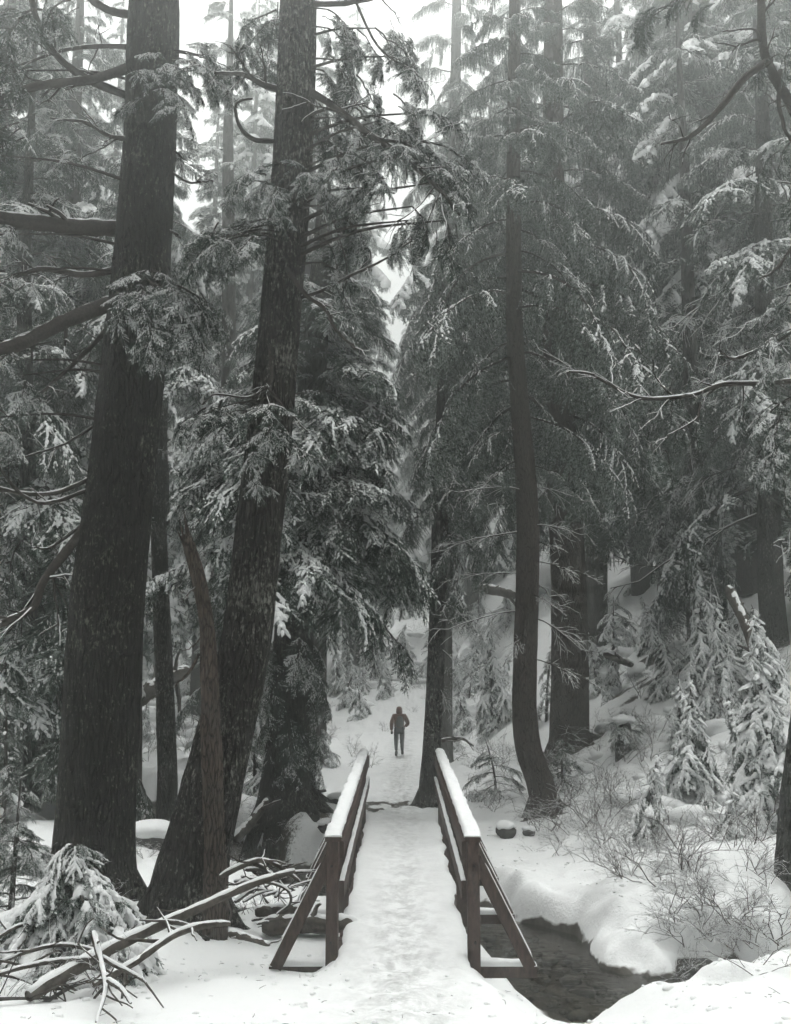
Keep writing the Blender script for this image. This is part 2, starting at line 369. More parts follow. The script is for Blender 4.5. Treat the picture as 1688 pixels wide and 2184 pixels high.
# ------------------------------------------------------------------ stones
def blob(rng, n=10, m=7, sc=(1, 1, 1), amp=0.25, seed=0, freq=1.3):
    a = np.arange(n)/n*2*math.pi; b = np.linspace(-math.pi/2, math.pi/2, m)
    V = [[0, 0, -1]] + [[math.cos(t)*math.cos(p), math.cos(t)*math.sin(p), math.sin(t)] for t in b[1:-1] for p in a] + [[0, 0, 1]]
    V = np.array(V); V = V*(1 + amp*fbm(V*freq + seed*3.1, seed, 2))[:, None]*np.array(sc)
    k = m-2; i, j = np.meshgrid(np.arange(k-1), np.arange(n), indexing='ij')
    q = np.stack([1+i*n+j, 1+i*n+(j+1) % n, 1+(i+1)*n+(j+1) % n, 1+(i+1)*n+j], -1).reshape(-1, 4)
    jj = np.arange(n); t0 = np.stack([0*jj, 1+(jj+1) % n, 1+jj], 1); t1 = np.stack([0*jj+1+k*n, 1+(k-1)*n+jj, 1+(k-1)*n+(jj+1) % n], 1)
    return V, [q, t0, t1]
rg = np.random.default_rng(11)
gs = Geo(); protos = [blob(rg, 7, 5, (1, 0.8, 0.5), 0.3, k) for k in range(9)]
cnt = 0
while cnt < 1100:
    k = rg.integers(9, 54); s = rg.uniform(-1, 1)
    c = _SP[k]; tdir = _SP[min(k+1, NS-1)]-_SP[k-1]; tdir /= np.linalg.norm(tdir)
    x, y = c + np.array([-tdir[1], tdir[0]])*s*(_SWp[k]+0.15) + rg.normal(0, 0.1, 2)
    r = rg.uniform(0.02, 0.06) if rg.random() < 0.93 else rg.uniform(0.08, 0.15)
    V, fs = protos[rg.integers(9)]; a = rg.uniform(0, 6.28); R = np.array([[math.cos(a), -math.sin(a), 0], [math.sin(a), math.cos(a), 0], [0, 0, 1]])
    gs.add(V*r @ R.T + np.array([x, y, WATER_Z - 0.15 + r*0.3]), fs); cnt += 1
link('streambed_pebbles', gs.mesh('streambed_pebbles', [M['stone']]), kind='stuff', label='dark wet pebbles lying on the shallow stream bed')

def snow_cap(V0, thick=0.05, spread=1.0):
    pass
def rock(px, py, r, label, sc=(1.2, 0.9, 0.75), seed=0, Y=None, snowy=True, sink=0.25, grp=None):
    p = G(px, py) if Y is None else W(px, py, Y)
    t = thing('boulder', label, 'boulder', p, grp)
    V, fs = blob(rg, 18, 12, np.array(sc)*r, 0.28, seed); gg = Geo(); gg.add(V + np.array([0, 0, r*sc[2]*(1-sink*2)]), fs)
    link('stone', gg.mesh('boulder_stone', [M['rock']]), t)
    if snowy:
        V2, f2 = blob(rg, 20, 12, np.array([sc[0]*1.04, sc[1]*1.04, sc[2]*0.66])*r, 0.14, seed+40, 1.0); gg = Geo(); gg.add(V2 + np.array([0, 0, r*sc[2]*(1-sink*2) + r*sc[2]*0.66]), f2); link('snow', gg.mesh('boulder_snow', [M['snow']]), t)
    return t

# ------------------------------------------------------------------ boughs: wood, needles, frosted needles, snow
def unit(v): return v/(np.linalg.norm(v, axis=-1, keepdims=True) + 1e-9)
def leaves(gg, C, Dv, ln, wd, mat_i, rng, tilt=0.5):
    """diamond leaflets at C along Dv"""
    n = len(C)
    if not n: return
    up = np.array([0, 0, 1.0]) + rng.normal(0, tilt, (n, 3)); S = unit(np.cross(Dv, up)); ln = np.broadcast_to(ln, (n,))[:, None]; wd = np.broadcast_to(wd, (n,))[:, None]
    Nn = np.cross(S, Dv)
    V = np.stack([C - Dv*ln, C + S*wd + Nn*wd*0.2, C + Dv*ln, C - S*wd + Nn*wd*0.2], 1).reshape(-1, 3)
    gg.add(V, np.arange(n*4).reshape(-1, 4), mat_i)
def puffs(gg, C, Dv, ln, wd, ht, mat_i, rng, k=5):
    """little domes of snow"""
    n = len(C)
    if not n: return
    S = unit(np.cross(Dv, np.array([0, 0, 1.0]) + rng.normal(0, 0.15, (n, 3)))); U = np.cross(S, Dv); U = np.where(U[:, 2:3] < 0, -U, U)
    a = np.arange(k)/k*2*math.pi; ca, sa = np.cos(a), np.sin(a)
    jr = rng.uniform(0.75, 1.25, (n, k, 1))
    ln, wd, ht = (np.broadcast_to(q_, (n,))[:, None, None] for q_ in (ln, wd, ht))
    r0 = C[:, None, :] + (Dv[:, None, :]*ca[None, :, None]*ln + S[:, None, :]*sa[None, :, None]*wd)*jr - U[:, None, :]*ht*0.35
    r1 = C[:, None, :] + (Dv[:, None, :]*ca[None, :, None]*ln + S[:, None, :]*sa[None, :, None]*wd)*jr*0.72 + U[:, None, :]*ht*0.6
    tp = C[:, None, :] + U[:, None, :]*ht
    V = np.concatenate([r0, r1, tp], 1).reshape(-1, 3); b = (np.arange(n)*(2*k+1))[:, None]
    j = np.arange(k); q_ = np.stack([j, (j+1) % k, k+(j+1) % k, k+j], 1); t_ = np.stack([k+j, k+(j+1) % k, 0*j+2*k], 1)
    gg.add(V, [(b[:, :, None]+q_[None]).reshape(-1, 4), (b[:, :, None]+t_[None]).reshape(-1, 3)], mat_i)

def hemlock_bough(seed, L=1.6, leaf=0.030, snow=0.5, droop=0.55, puff=1.0, dens=1.0, bare=0.12, rise=0.12, band=0.0, wide=0.36):
    rng = np.random.default_rng(seed); gg = Geo()
    s = np.linspace(0, 1, 14); wob = np.cumsum(rng.normal(0, 0.018, 14))*L
    A = np.stack([L*s*(1-0.10*s*s*droop), wob, L*(rise*s - droop*0.5*s**2.2) + np.cumsum(rng.normal(0, 0.008, 14))*L], 1)
    V, fs = tube(A, np.linspace(0.017, 0.003, 14)*L**0.6, 5); gg.add(V, fs, 0)
    nl = int(17*L/1.6*dens)*2
    C1, D1, C2, D2, PC, PD, PS = [], [], [], [], [], [], []
    for k in range(nl+4):
        if rng.random() < 0.26: continue
        si = bare + (1-bare)*(k+rng.uniform(0, 1))/(nl+4); side = 1 if k % 2 else -1
        p0 = np.array([np.interp(si, s, A[:, c]) for c in range(3)])
        ax = unit(A[min(int(si*13)+1, 13)] - A[int(si*13) if si < 1 else 12]); sd = np.array([-ax[1], ax[0], 0])*side; sd = unit(sd)
        al = rng.uniform(0.45, 1.25)*(1-0.5*si**3); dr = ax*math.cos(al) + sd*math.sin(al) + np.array([0, 0, rng.normal(0.0, 0.12)])
        ll = L*(0.09 + wide*min(1, (si-bare+0.08)*2.6)*(1-si)**0.5)*rng.choice([0.4, 0.7, 0.95, 1.15, 1.4]); dl = droop*rng.uniform(0.15, 1.15)
        tt = np.linspace(0, 1, 7); B = p0 + dr*(ll*tt)[:, None] + np.cumsum(rng.normal(0, 0.02, (7, 3)), 0)*ll; B[:, 2] += -dl*ll*0.8*tt**1.8
        V, fs = tube(B, np.linspace(0.005, 0.0015, 7)*L**0.5, 3, cap=False); gg.add(V, fs, 0)
        nt_ = max(3, int(ll/(0.046*leaf/0.03)*dens)); sn_l = snow + 0.42*rng.normal()
        for q_ in range(nt_*2):
            ti = 0.12 + 0.88*(q_//2 + rng.uniform(0.1, 1))/nt_; ti = min(ti, 1); sg = 1 if q_ % 2 else -1
            b0 = np.array([np.interp(ti, tt, B[:, c]) for c in range(3)]); bx_ = unit(B[min(int(ti*6)+1, 6)] - B[min(int(ti*6), 5)])
            ss = unit(np.cross(np.array([0, 0, 1.0]), bx_))*sg; be = rng.uniform(0.5, 1.05)
            td = unit(bx_*math.cos(be) + ss*math.sin(be) + np.array([0, 0, rng.uniform(-0.6, 0.15)]))
            tl = min(ll*(0.34*(1-ti*0.75)+0.05), 0.16*L**0.5)*rng.uniform(0.5, 1.35) + leaf
            m = max(2, int(tl/(leaf*0.78))); u = (np.arange(m)+0.5)/m
            c = b0 + td*(tl*u)[:, None]; c[:, 2] -= 0.3*tl*u*u*(0.5+droop)
            frost = rng.random() < 0.20 + 0.50*sn_l
            for e in (-1, 1):
                ld = unit(td + e*np.cross(td, np.array([0, 0, 1.0]))*rng.uniform(0.35, 1.1, (m, 1)) + np.array([0, 0, -0.2]) + rng.normal(0, 0.2, (m, 3)))
                lc = c + ld*leaf*0.8
                if frost and rng.random() < 0.85: C2.append(lc); D2.append(ld)
                else: C1.append(lc); D1.append(ld)
            if frost and rng.random() < sn_l*0.8 + 0.15:
                mm = max(1, int(m*rng.uniform(0.3, 0.8))); uu = np.sort(rng.uniform(0.1, 1.0, mm)); pc = b0 + td*(tl*uu)[:, None]; pc[:, 2] += -0.3*tl*uu*uu*(0.5+droop) + leaf*0.25
                PC.append(pc); PD.append(np.repeat(td[None], mm, 0)); PS.append(rng.uniform(0.45, 1.15, mm)*(0.7+0.5*max(0, sn_l)))
        if band and sn_l > 0.15:        # snow lying along the side limb in runs
            m = int(ll/max(0.018, leaf*0.75)); uu = np.sort(rng.uniform(0.04, 0.98, m)); pc = np.stack([np.interp(uu, tt, B[:, c]) for c in range(3)], 1) + rng.normal(0, 0.006, (m, 3)); pc[:, 2] += 0.008
            kp = noise(pc*np.array([7, 7, 7.0]) + seed, seed) < 0.2 + 0.6*sn_l; pc = pc[kp]
            if len(pc): PC.append(pc); PD.append(np.repeat(unit(B[-1:]-B[:1]), len(pc), 0)); PS.append(rng.uniform(0.8, 1.9, len(pc))*band*(1.15-0.6*uu[kp]))
    C1 = np.concatenate(C1); D1 = np.concatenate(D1); leaves(gg, C1, D1, leaf*rng.uniform(0.7, 1.7, len(C1)), leaf*rng.uniform(0.15, 0.30, len(C1)), 1, rng)
    if C2: C2 = np.concatenate(C2); D2 = np.concatenate(D2); leaves(gg, C2, D2, leaf*rng.uniform(0.7, 1.7, len(C2)), leaf*rng.uniform(0.18, 0.34, len(C2)), 2, rng)
    if PC:
        PC = np.concatenate(PC); PD = np.concatenate(PD); PS = np.concatenate(PS)*puff*leaf
        puffs(gg, PC, PD, PS*1.25, PS*0.65, PS*0.55, 3, rng)
    return gg

def weeping_bough(seed, L=3.0, leaf=0.045, snow=0.5, drop=0.75, arch=0.25, puff=1.0, dens=1.0, bare=0.1):
    rng = np.random.default_rng(seed); gg = Geo()
    s = np.linspace(0, 1, 16); wob = np.cumsum(rng.normal(0, 0.014, 16))*L
    A = np.stack([L*s*(1-0.18*s*s), wob, L*(arch*0.7*s - (arch+0.38)*s**2)], 1)
    V, fs = tube(A, np.linspace(0.014, 0.0035, 16)*L**0.7, 5); gg.add(V, fs, 0)
    axes = [(A, s, 1.0)]
    for k in range(int(9*dens)+3):      # side limbs spreading flat before they hang
        si = rng.uniform(bare+0.05, 0.92); p0 = np.array([np.interp(si, s, A[:, c]) for c in range(3)]); sg = 1 if k % 2 else -1
        al = rng.uniform(0.5, 1.0); ll = L*0.36*(1-0.55*si)*rng.uniform(0.6, 1.2); tt = np.linspace(0, 1, 8)
        dr = np.array([math.cos(al), math.sin(al)*sg, rng.uniform(-0.35, 0.0)])
        B = p0 + dr*(ll*tt)[:, None]; B[:, 2] -= 0.55*ll*tt**2
        V, fs = tube(B, np.linspace(0.006, 0.0025, 8)*L**0.5, 3, cap=False); gg.add(V, fs, 0); axes.append((B, tt, ll/L))
    C1, D1, C2, D2 = [], [], [], []; PC, PD, PS = [], [], []
    for B, tt, fr in axes:
        Lb = np.linalg.norm(np.diff(B, axis=0), axis=1).sum(); ns = int(Lb/0.052*dens*(0.045/leaf)**0.6)
        sn_l = snow + 0.3*rng.normal()
        for k in range(ns):
            si = (bare if fr == 1 else 0.08) + (0.93)*(k+rng.random())/ns; si = min(si, 1); p0 = np.array([np.interp(si, tt, B[:, c]) for c in range(3)])
            az = rng.uniform(0, 6.28); wd = rng.uniform(0.03, 0.16)*L/3; hl = drop*rng.uniform(0.25, 1.0)*(0.35+0.9*math.sin(math.pi*min(0.97, 0.12+si*0.8)))*(0.55+0.45*fr)*(L/3)**0.7
            m = max(3, int(hl/(leaf*0.95))); u = (np.arange(m)+rng.uniform(0.2, 0.8))/m
            o = 1-np.exp(-4*u); c = p0 + np.stack([math.cos(az)*wd*o + 0.05*hl*u, math.sin(az)*wd*o, -hl*u**1.25], 1)
            for e in (-1, 1):
                ld = unit(np.stack([e*math.cos(az+1.57)*rng.uniform(0.2, 0.75, m), e*math.sin(az+1.57)*rng.uniform(0.2, 0.75, m), -rng.uniform(0.5, 1.0, m)], 1) + rng.normal(0, 0.12, (m, 3)))
                lc = c + ld*leaf*0.7
                fr_ = (rng.random(m) < (0.46 + 0.45*sn_l*(1-u))) ; C2.append(lc[fr_]); D2.append(ld[fr_]); C1.append(lc[~fr_]); D1.append(ld[~fr_])
            if rng.random() < sn_l*0.9:
                mm = max(1, int(m*0.30)); PC.append(c[:mm] + np.array([0, 0, leaf*0.3])); PD.append(unit(np.repeat(np.array([[math.cos(az), math.sin(az), -0.55]]), mm, 0))); PS.append(rng.uniform(0.5, 1.1, mm))
        m = int(Lb/0.045)
        if sn_l > 0.1:
            u = np.sort(rng.uniform(0.03, 0.98, m)); pc = np.stack([np.interp(u, tt, B[:, c]) for c in range(3)], 1); pc[:, 2] += 0.02
            keep = noise(pc*5.0 + seed, seed) < sn_l*1.5 - 0.6; pc = pc[keep]
            if len(pc): PC.append(pc); PD.append(np.repeat(unit(B[-1:]-B[:1]), len(pc), 0)); PS.append(rng.uniform(0.8, 1.7, len(pc)))
    C1 = np.concatenate(C1); D1 = np.concatenate(D1); C2 = np.concatenate(C2); D2 = np.concatenate(D2)
    leaves(gg, C1, D1, leaf*rng.uniform(0.8, 1.4, len(C1)), leaf*0.30, 1, rng, 1.0); leaves(gg, C2, D2, leaf*rng.uniform(0.8, 1.4, len(C2)), leaf*0.30, 2, rng, 1.0)
    if PC:
        PC = np.concatenate(PC); PD = np.concatenate(PD); PS = np.concatenate(PS)*puff*leaf
        puffs(gg, PC, PD, PS*1.3, PS*0.75, PS*0.6, 3, rng)
    return gg

def twiggy_bough(seed, L=1.8, snow=0.6, levels=2, up=0.1, r0=0.016, droop=0.25):
    """bare limb with forking twigs, snow lying along the top"""
    rng = np.random.default_rng(seed); gg = Geo()
    def br(p, d, l, r, lev):
        n = 7; t = np.linspace(0, 1, n); P = p + d*(l*t)[:, None] + np.cumsum(rng.normal(0, 0.03, (n, 3)), 0)*l*t[:, None]; P[:, 2] += (up*t - droop*t*t)*l
        R = np.linspace(r, r*0.3, n); V, fs = tube(P, R, 5 if lev == levels else 3, cap=False); gg.add(V, fs, 0)
        if rng.random() < snow:
            V, fs = tube(P + np.array([0, 0, 1])*(R*0.8+0.002)[:, None], R*0.85+0.0025, 4, cap=False); gg.add(V, fs, 3)
        if lev > 0:
            for k in range(int(4+3*lev)):
                ti = rng.uniform(0.15, 1); b = np.array([np.interp(ti, t, P[:, c]) for c in range(3)])
                nd = unit(d + unit(np.cross(d, rng.normal(0, 1, 3)*np.array([0.4, 0.4, 1])))*rng.uniform(0.5, 1.2)); br(b, nd, l*rng.uniform(0.25, 0.5)*(1.2-ti*0.5), r*0.42, lev-1)
    br(np.zeros(3), np.array([1.0, 0, 0]), L, r0, levels); return gg

BM = [M['wood'], M['needle'], M['needle_frost'], M['snow']]
def protos_of(name, fn, seeds, **kw): return [fn(sd, **kw).mesh(name, BM) for sd in seeds]
B_near = protos_of('near_bough', hemlock_bough, (1, 2, 3, 4), L=1.25, leaf=0.015, snow=0.60, droop=0.6, puff=1.0, dens=0.85, bare=0.2, band=0.55)
B_dark = protos_of('dark_bough', hemlock_bough, (11, 12), L=1.4, leaf=0.019, snow=0.16, droop=0.6, puff=0.8, dens=0.9, bare=0.18)
B_hem = protos_of('hemlock_bough', hemlock_bough, (21, 22, 23, 24), L=1.9, leaf=0.025, snow=0.52, droop=0.7, puff=1.05, dens=0.95, band=0.8)
B_load = protos_of('laden_bough', hemlock_bough, (31, 32, 33, 34), L=1.0, leaf=0.021, snow=0.75, droop=0.85, puff=1.15, dens=0.9, rise=0.0, band=1.7, bare=0.05)
B_weep = protos_of('weeping_bough', weeping_bough, (41, 42, 43, 44), L=3.0, leaf=0.030, snow=0.50, puff=0.6, dens=1.0, drop=0.85)
B_weepl = protos_of('laden_weeping_bough', weeping_bough, (51, 52, 53), L=3.2, leaf=0.042, snow=0.92, drop=0.8, puff=1.7, arch=0.1)
B_twig = protos_of('bare_bough', twiggy_bough, (61, 62, 63), L=1.8)
SETS = {'near': (B_near, 1.25), 'dark': (B_dark, 1.4), 'hem': (B_hem, 1.9), 'load': (B_load, 1.0), 'weep': (B_weep, 3.0), 'weepl': (B_weepl, 3.2), 'twig': (B_twig, 1.8)}

def bough(parent, kind, p, az, length, pitch=0.0, roll=0.0, rng=rnd, name='branch'):
    """one limb as a part: p in world coordinates"""
    ms, L = SETS[kind]; o = bpy.data.objects.new(name, ms[rng.randrange(len(ms))]); COL.objects.link(o); o.parent = parent
    o.location = Vector([float(c) for c in p]) - parent.location
    o.rotation_euler = (Matrix.Rotation(az, 3, 'Z') @ Matrix.Rotation(-pitch, 3, 'Y') @ Matrix.Rotation(roll, 3, 'X')).to_euler()
    sc = length/L; o.scale = (sc, sc*rng.uniform(0.85, 1.15)*(1 if rng.random() < 0.5 else -1), sc*rng.uniform(0.9, 1.1)); return o

# ------------------------------------------------------------------ trees
def trunk_mesh(path, radii, rings, sides, matl, seed, flare=0.35, furrow=0.035, cap_top=True):
    P = spline(path, rings); R = np.interp(np.linspace(0, len(radii)-1, rings), np.arange(len(radii)), radii)
    V, fs = tube(P, R, sides); V = V.reshape(rings, sides, 3); C = P[:, None, :]
    a = np.arange(sides)/sides*2*math.pi; hgt = (P[:, 2]-P[0, 2])[:, None]
    ring = np.stack([np.cos(a), np.sin(a)], 1)
    q3 = np.concatenate([np.repeat(ring[None]*1.7, rings, 0), np.repeat((hgt*0.35)[:, :, None], sides, 1)], 2)
    q4 = np.concatenate([np.repeat(ring[None]*9, rings, 0), np.repeat((hgt*1.1)[:, :, None], sides, 1)], 2)
    butt = 1 + flare*np.exp(-hgt/0.38)*(1 + 0.7*np.sin(a*3+seed)[None] + 0.4*np.sin(a*5+seed*2.1)[None])
    q5 = np.concatenate([np.repeat(ring[None]*13, rings, 0), np.repeat((hgt*2.6)[:, :, None], sides, 1)], 2)
    f = butt*(1 + 0.06*fbm(q3, seed, 3) + furrow*fbm(q4, seed+5, 3) + furrow*0.9*(0.35-np.abs(noise(q5, seed+9))))
    V = C + (V-C)*f[:, :, None]; gg = Geo(); gg.add(V.reshape(-1, 3), fs); return gg.mesh('trunk', [matl]), P, R
def tree(name, label, px, Y, matl, group=None, ztop=28.0, rings=90, sides=32, flare=0.35, seed=1, top_r=0.35, cat='tree', lean_y=0.0, sink=0.35, furrow=0.035):
    """px: (x, y, width) of the trunk from foot to frame top, as the photograph shows it at distance Y"""
    if Y is None: Y = G(px[0][0], px[0][1])[1]
    pts = [W(x, y, Y + lean_y*k) for k, (x, y, wd) in enumerate(px)]; rad = [mpp(p)*wd/2 for p, (x, y, wd) in zip(pts, px)]
    gz = ground(pts[0][0], pts[0][1])
    base = np.array([pts[0][0], pts[0][1], gz])
    d0 = unit(pts[1]-pts[0]); k = (gz - sink - pts[0][2])/max(0.3, d0[2]); pts = [pts[0] + (d0*k if k > 0 else np.array([0, 0, gz - sink - pts[0][2]]))] + pts[(1 if k > -0.3 else 0):]; rad = [rad[0]] + rad[(1 if k > -0.3 else 0):]
    if pts[-1][2] < ztop:
        d = pts[-1]-pts[-2]; d = d/d[2]; d[:2] *= 0.3; d = unit(d); z0 = pts[-1][2]; r0 = rad[-1]
        for q_ in (0.35, 0.7, 1.0): pts.append(pts[len(pts)-1] + d*(ztop-z0)*(0.35 if q_ < 1 else 0.3)); rad.append(r0*(1-q_*(1-top_r*0.3)))
    t = thing(name, label, cat, base, group)
    P0 = np.array(pts) - base
    # resample by arc length
    seg = np.r_[0, np.cumsum(np.linalg.norm(np.diff(P0, axis=0), axis=1))]; fine = spline(P0, 200); fl = np.r_[0, np.cumsum(np.linalg.norm(np.diff(fine, axis=0), axis=1))]
    rr = np.interp(np.linspace(0, len(rad)-1, 200), np.arange(len(rad)), rad)
    sN = (np.linspace(0, 1, 24)**1.3)*fl[-1]; P1 = np.stack([np.interp(sN, fl, fine[:, c]) for c in range(3)], 1); R1 = np.interp(sN, fl, rr)
    me, P, R = trunk_mesh(P1, R1, rings, sides, matl, seed, flare, furrow); link('trunk', me, t)
    t_path = P + base
    def at(z):
        z = np.clip(z, t_path[0, 2], t_path[-1, 2]); return np.array([np.interp(z, t_path[:, 2], t_path[:, c]) for c in range(3)]), np.interp(z, t_path[:, 2], R)
    ATS[t.name] = at; return t, at
ATS = {}
def roots(t, at, n, r, reach, seed, matl, skip=()):
    """surface roots running from the foot into the snow"""
    rng = random.Random(seed); b = np.array(t.location)
    for k in range(n):
        a = k/n*6.283 + rng.uniform(-0.4, 0.4); d = np.array([math.cos(a), math.sin(a), 0]); p, rr = at(b[2]+0.25); p0 = p - b + d*rr*0.7; L = reach*rng.uniform(0.6, 1.2); pts = [p0 + np.array([0, 0, 0.12])]
        for u in (0.35, 0.7, 1.0):
            q_ = p - b + d*(rr + L*u) + np.array([-d[1], d[0], 0])*rng.uniform(-0.12, 0.12)*u; gzz = ground(b[0]+q_[0], b[1]+q_[1]) - b[2]; pts.append(np.array([q_[0], q_[1], gzz + r*(0.5-1.4*u)]))
        V, fs = tube(spline(pts, 12), np.linspace(r*1.25, r*0.35, 12), 8); gg = Geo(); gg.add(V, fs); link('root', gg.mesh('root', [matl]), t)
def crown(t, at, z0, z1, n, kind, length, pitch=(0.1, -0.3), seed=1, az_ok=None, kinds=None, jitter=0.3):
    rng = random.Random(seed); az = rng.uniform(0, 6.28)
    for k in range(n):
        u = (k + rng.random())/n; z = z0 + (z1-z0)*u; az += 2.399963 + rng.uniform(-0.5, 0.5)
        if az_ok and not az_ok(az % (2*math.pi), z): continue
        p, r = at(z); L = length(u)*rng.uniform(1-jitter, 1+jitter)
        kd = kind if not kinds else rng.choice(kinds)
        bough(t, kd, p + np.array([math.cos(az), math.sin(az), 0])*r*0.6, az, L, pitch[0]+(pitch[1]-pitch[0])*(1-u)+rng.uniform(-0.15, 0.15), rng.uniform(-0.25, 0.25), rng)
def limb(t, pts, r0, r1, twigs=6, snow=0.7, seed=0, matl='wood', name='branch', tl=0.35, droop=0.1, fork=True, n=26):
    """a limb drawn through photograph points (x, y, distance), with twigs and snow lying on it"""
    rng = np.random.default_rng(seed+500); P = spline([W(*p) for p in pts], n) ; P = P + np.cumsum(rng.normal(0, 0.006, (n, 3)), 0)*np.linspace(0, 1, n)[:, None]
    org = np.array(t.location); P = P - org; R = np.linspace(r0, r1, n)*(1+0.12*fbm(np.c_[np.arange(n)*0.6, np.zeros(n), np.full(n, seed)], seed, 2)); gg = Geo(); V, fs = tube(P, R, 10); gg.add(V, fs, 0)
    T = unit(np.gradient(P, axis=0)); flat = np.sqrt(np.clip(1-T[:, 2]**2, 0, 1))
    if snow: 
        V, fs = tube(P + np.array([0, 0, 1])*(R*0.62)[:, None], np.maximum(R*0.66*np.clip(flat*1.3-0.35, 0.02, 1)*(0.75+0.4*rng.random(n)), 0.001)+0.003*snow, 8, cap=False); gg.add(V, fs, 1)
    L = np.linalg.norm(np.diff(P, axis=0), axis=1).sum()
    def tw(b, d, l, r, lev):
        m = 8; q_ = np.linspace(0, 1, m); Q = b + d*(l*q_)[:, None] + np.cumsum(rng.normal(0, 0.035, (m, 3)), 0)*l*q_[:, None]; Q[:, 2] -= droop*l*q_**2
        rr = np.linspace(r, r*0.35, m); V, fs = tube(Q, rr, 5, cap=False); gg.add(V, fs, 0)
        if rng.random() < snow: V, fs = tube(Q + np.array([0, 0, 1])*(rr*0.7)[:, None], rr*0.75+0.0015, 5, cap=False); gg.add(V, fs, 1)
        if lev > 0:
            for e in range(rng.integers(2, 5)):
                ti = rng.uniform(0.25, 1); bb = np.array([np.interp(ti, q_, Q[:, c]) for c in range(3)]); tw(bb, unit(d + rng.normal(0, 0.6, 3)), l*rng.uniform(0.3, 0.6), r*0.5, lev-1)
    for k in range(twigs):
        ti = rng.uniform(0.2, 1.0); b = np.array([np.interp(ti, np.linspace(0, 1, n), P[:, c]) for c in range(3)]); kx = min(n-1, int(ti*(n-1)))
        d = unit(T[kx] + rng.normal(0, 0.7, 3)); tw(b, d, tl*rng.uniform(0.5, 1.4), max(0.004, R[kx]*0.4), 1 if fork else 0)
    return link(name, gg.mesh('limb', [M[matl], M['snow']]), t)
def hang(t, kind, spots, seed=3):
    """foliage sprays at photograph points: (x, y, distance, heading in degrees, length[, pitch])"""
    rng = random.Random(seed); dY = t.get('dY', 0.0)
    for s in spots:
        px, py, Yd, azd, L = s[:5]; pt = s[5] if len(s) > 5 else 0.0
        wp = W(px, py, Yd + dY); q0, r0_ = ATS[t.name](wp[2] + 0.12); dist = np.linalg.norm(wp - q0)
        if r0_ + 0.15 < dist < 2.6 and rng.random() < 0.65:
            org = np.array(t.location); mid_ = (q0+wp)/2 + np.array([rng.uniform(-0.05, 0.05), 0, 0.06*dist]); V, fs = tube(spline([q0-org, mid_-org, wp-org], 9), np.linspace(0.012+0.008*dist, 0.008, 9), 6); gg = Geo(); gg.add(V, fs); link('branch', gg.mesh('twig_link', [M['wood']]), t)
        for k in range(3):
            j = 0 if k == 0 else 1
            bough(t, kind, W(px + j*rng.uniform(-36, 36), py + j*rng.uniform(-24, 34), Yd + dY + j*rng.uniform(-0.2, 0.2)), math.radians(azd + j*rng.uniform(-80, 80)), L*(0.85 if k == 0 else rng.uniform(0.4, 0.75)), pt + j*rng.uniform(-0.35, 0.35), rng.uniform(-0.3, 0.3), rng)

# ------------------------------------------------------------------ footbridge
BY0, BY1, HALF = 9.15, 16.25, 0.665
DIRX, SLOPE = 0.0056, 0.02
BR = thing('footbridge', 'snow-covered narrow wooden footbridge with brown handrails over the stream', 'bridge', (0.07, BY0, 0.0))
def part(name, gg, m, parent=BR, smooth=False): return link(name, gg.mesh(name, [M[m] if isinstance(m, str) else m], smooth), parent)
def bx(x, y): return x + DIRX*(y)              # local: y measured from the first posts
def bz(y): return SLOPE*y
def beam(a, b, wdt, hgt, up=(0, 0, 1), bev=0.006):
    """bevelled timber from a to b (centre line), wdt across, hgt along up"""
    a, b = np.array(a, float), np.array(b, float); d = unit(b-a); s = unit(np.cross(d, np.array(up, float))); u = np.cross(s, d); L = np.linalg.norm(b-a)
    w2, h2 = wdt/2, hgt/2; pr = [(-w2+bev, -h2), (w2-bev, -h2), (w2, -h2+bev), (w2, h2-bev), (w2-bev, h2), (-w2+bev, h2), (-w2, h2-bev), (-w2, -h2+bev)]
    n = max(2, int(L/0.25)); V = []
    for k in range(n):
        for (p_, q_) in pr: V.append(a + d*L*k/(n-1) + s*p_ + u*q_)
    i, j = np.meshgrid(np.arange(n-1), np.arange(8), indexing='ij'); q_ = np.stack([i*8+j, i*8+(j+1) % 8, (i+1)*8+(j+1) % 8, (i+1)*8+j], -1).reshape(-1, 4)
    gg = Geo(); gg.add(np.array(V), [q_, np.array([[7, 6, 5, 4, 3, 2, 1, 0]]), np.array([[(n-1)*8+k for k in range(8)]])]); return gg
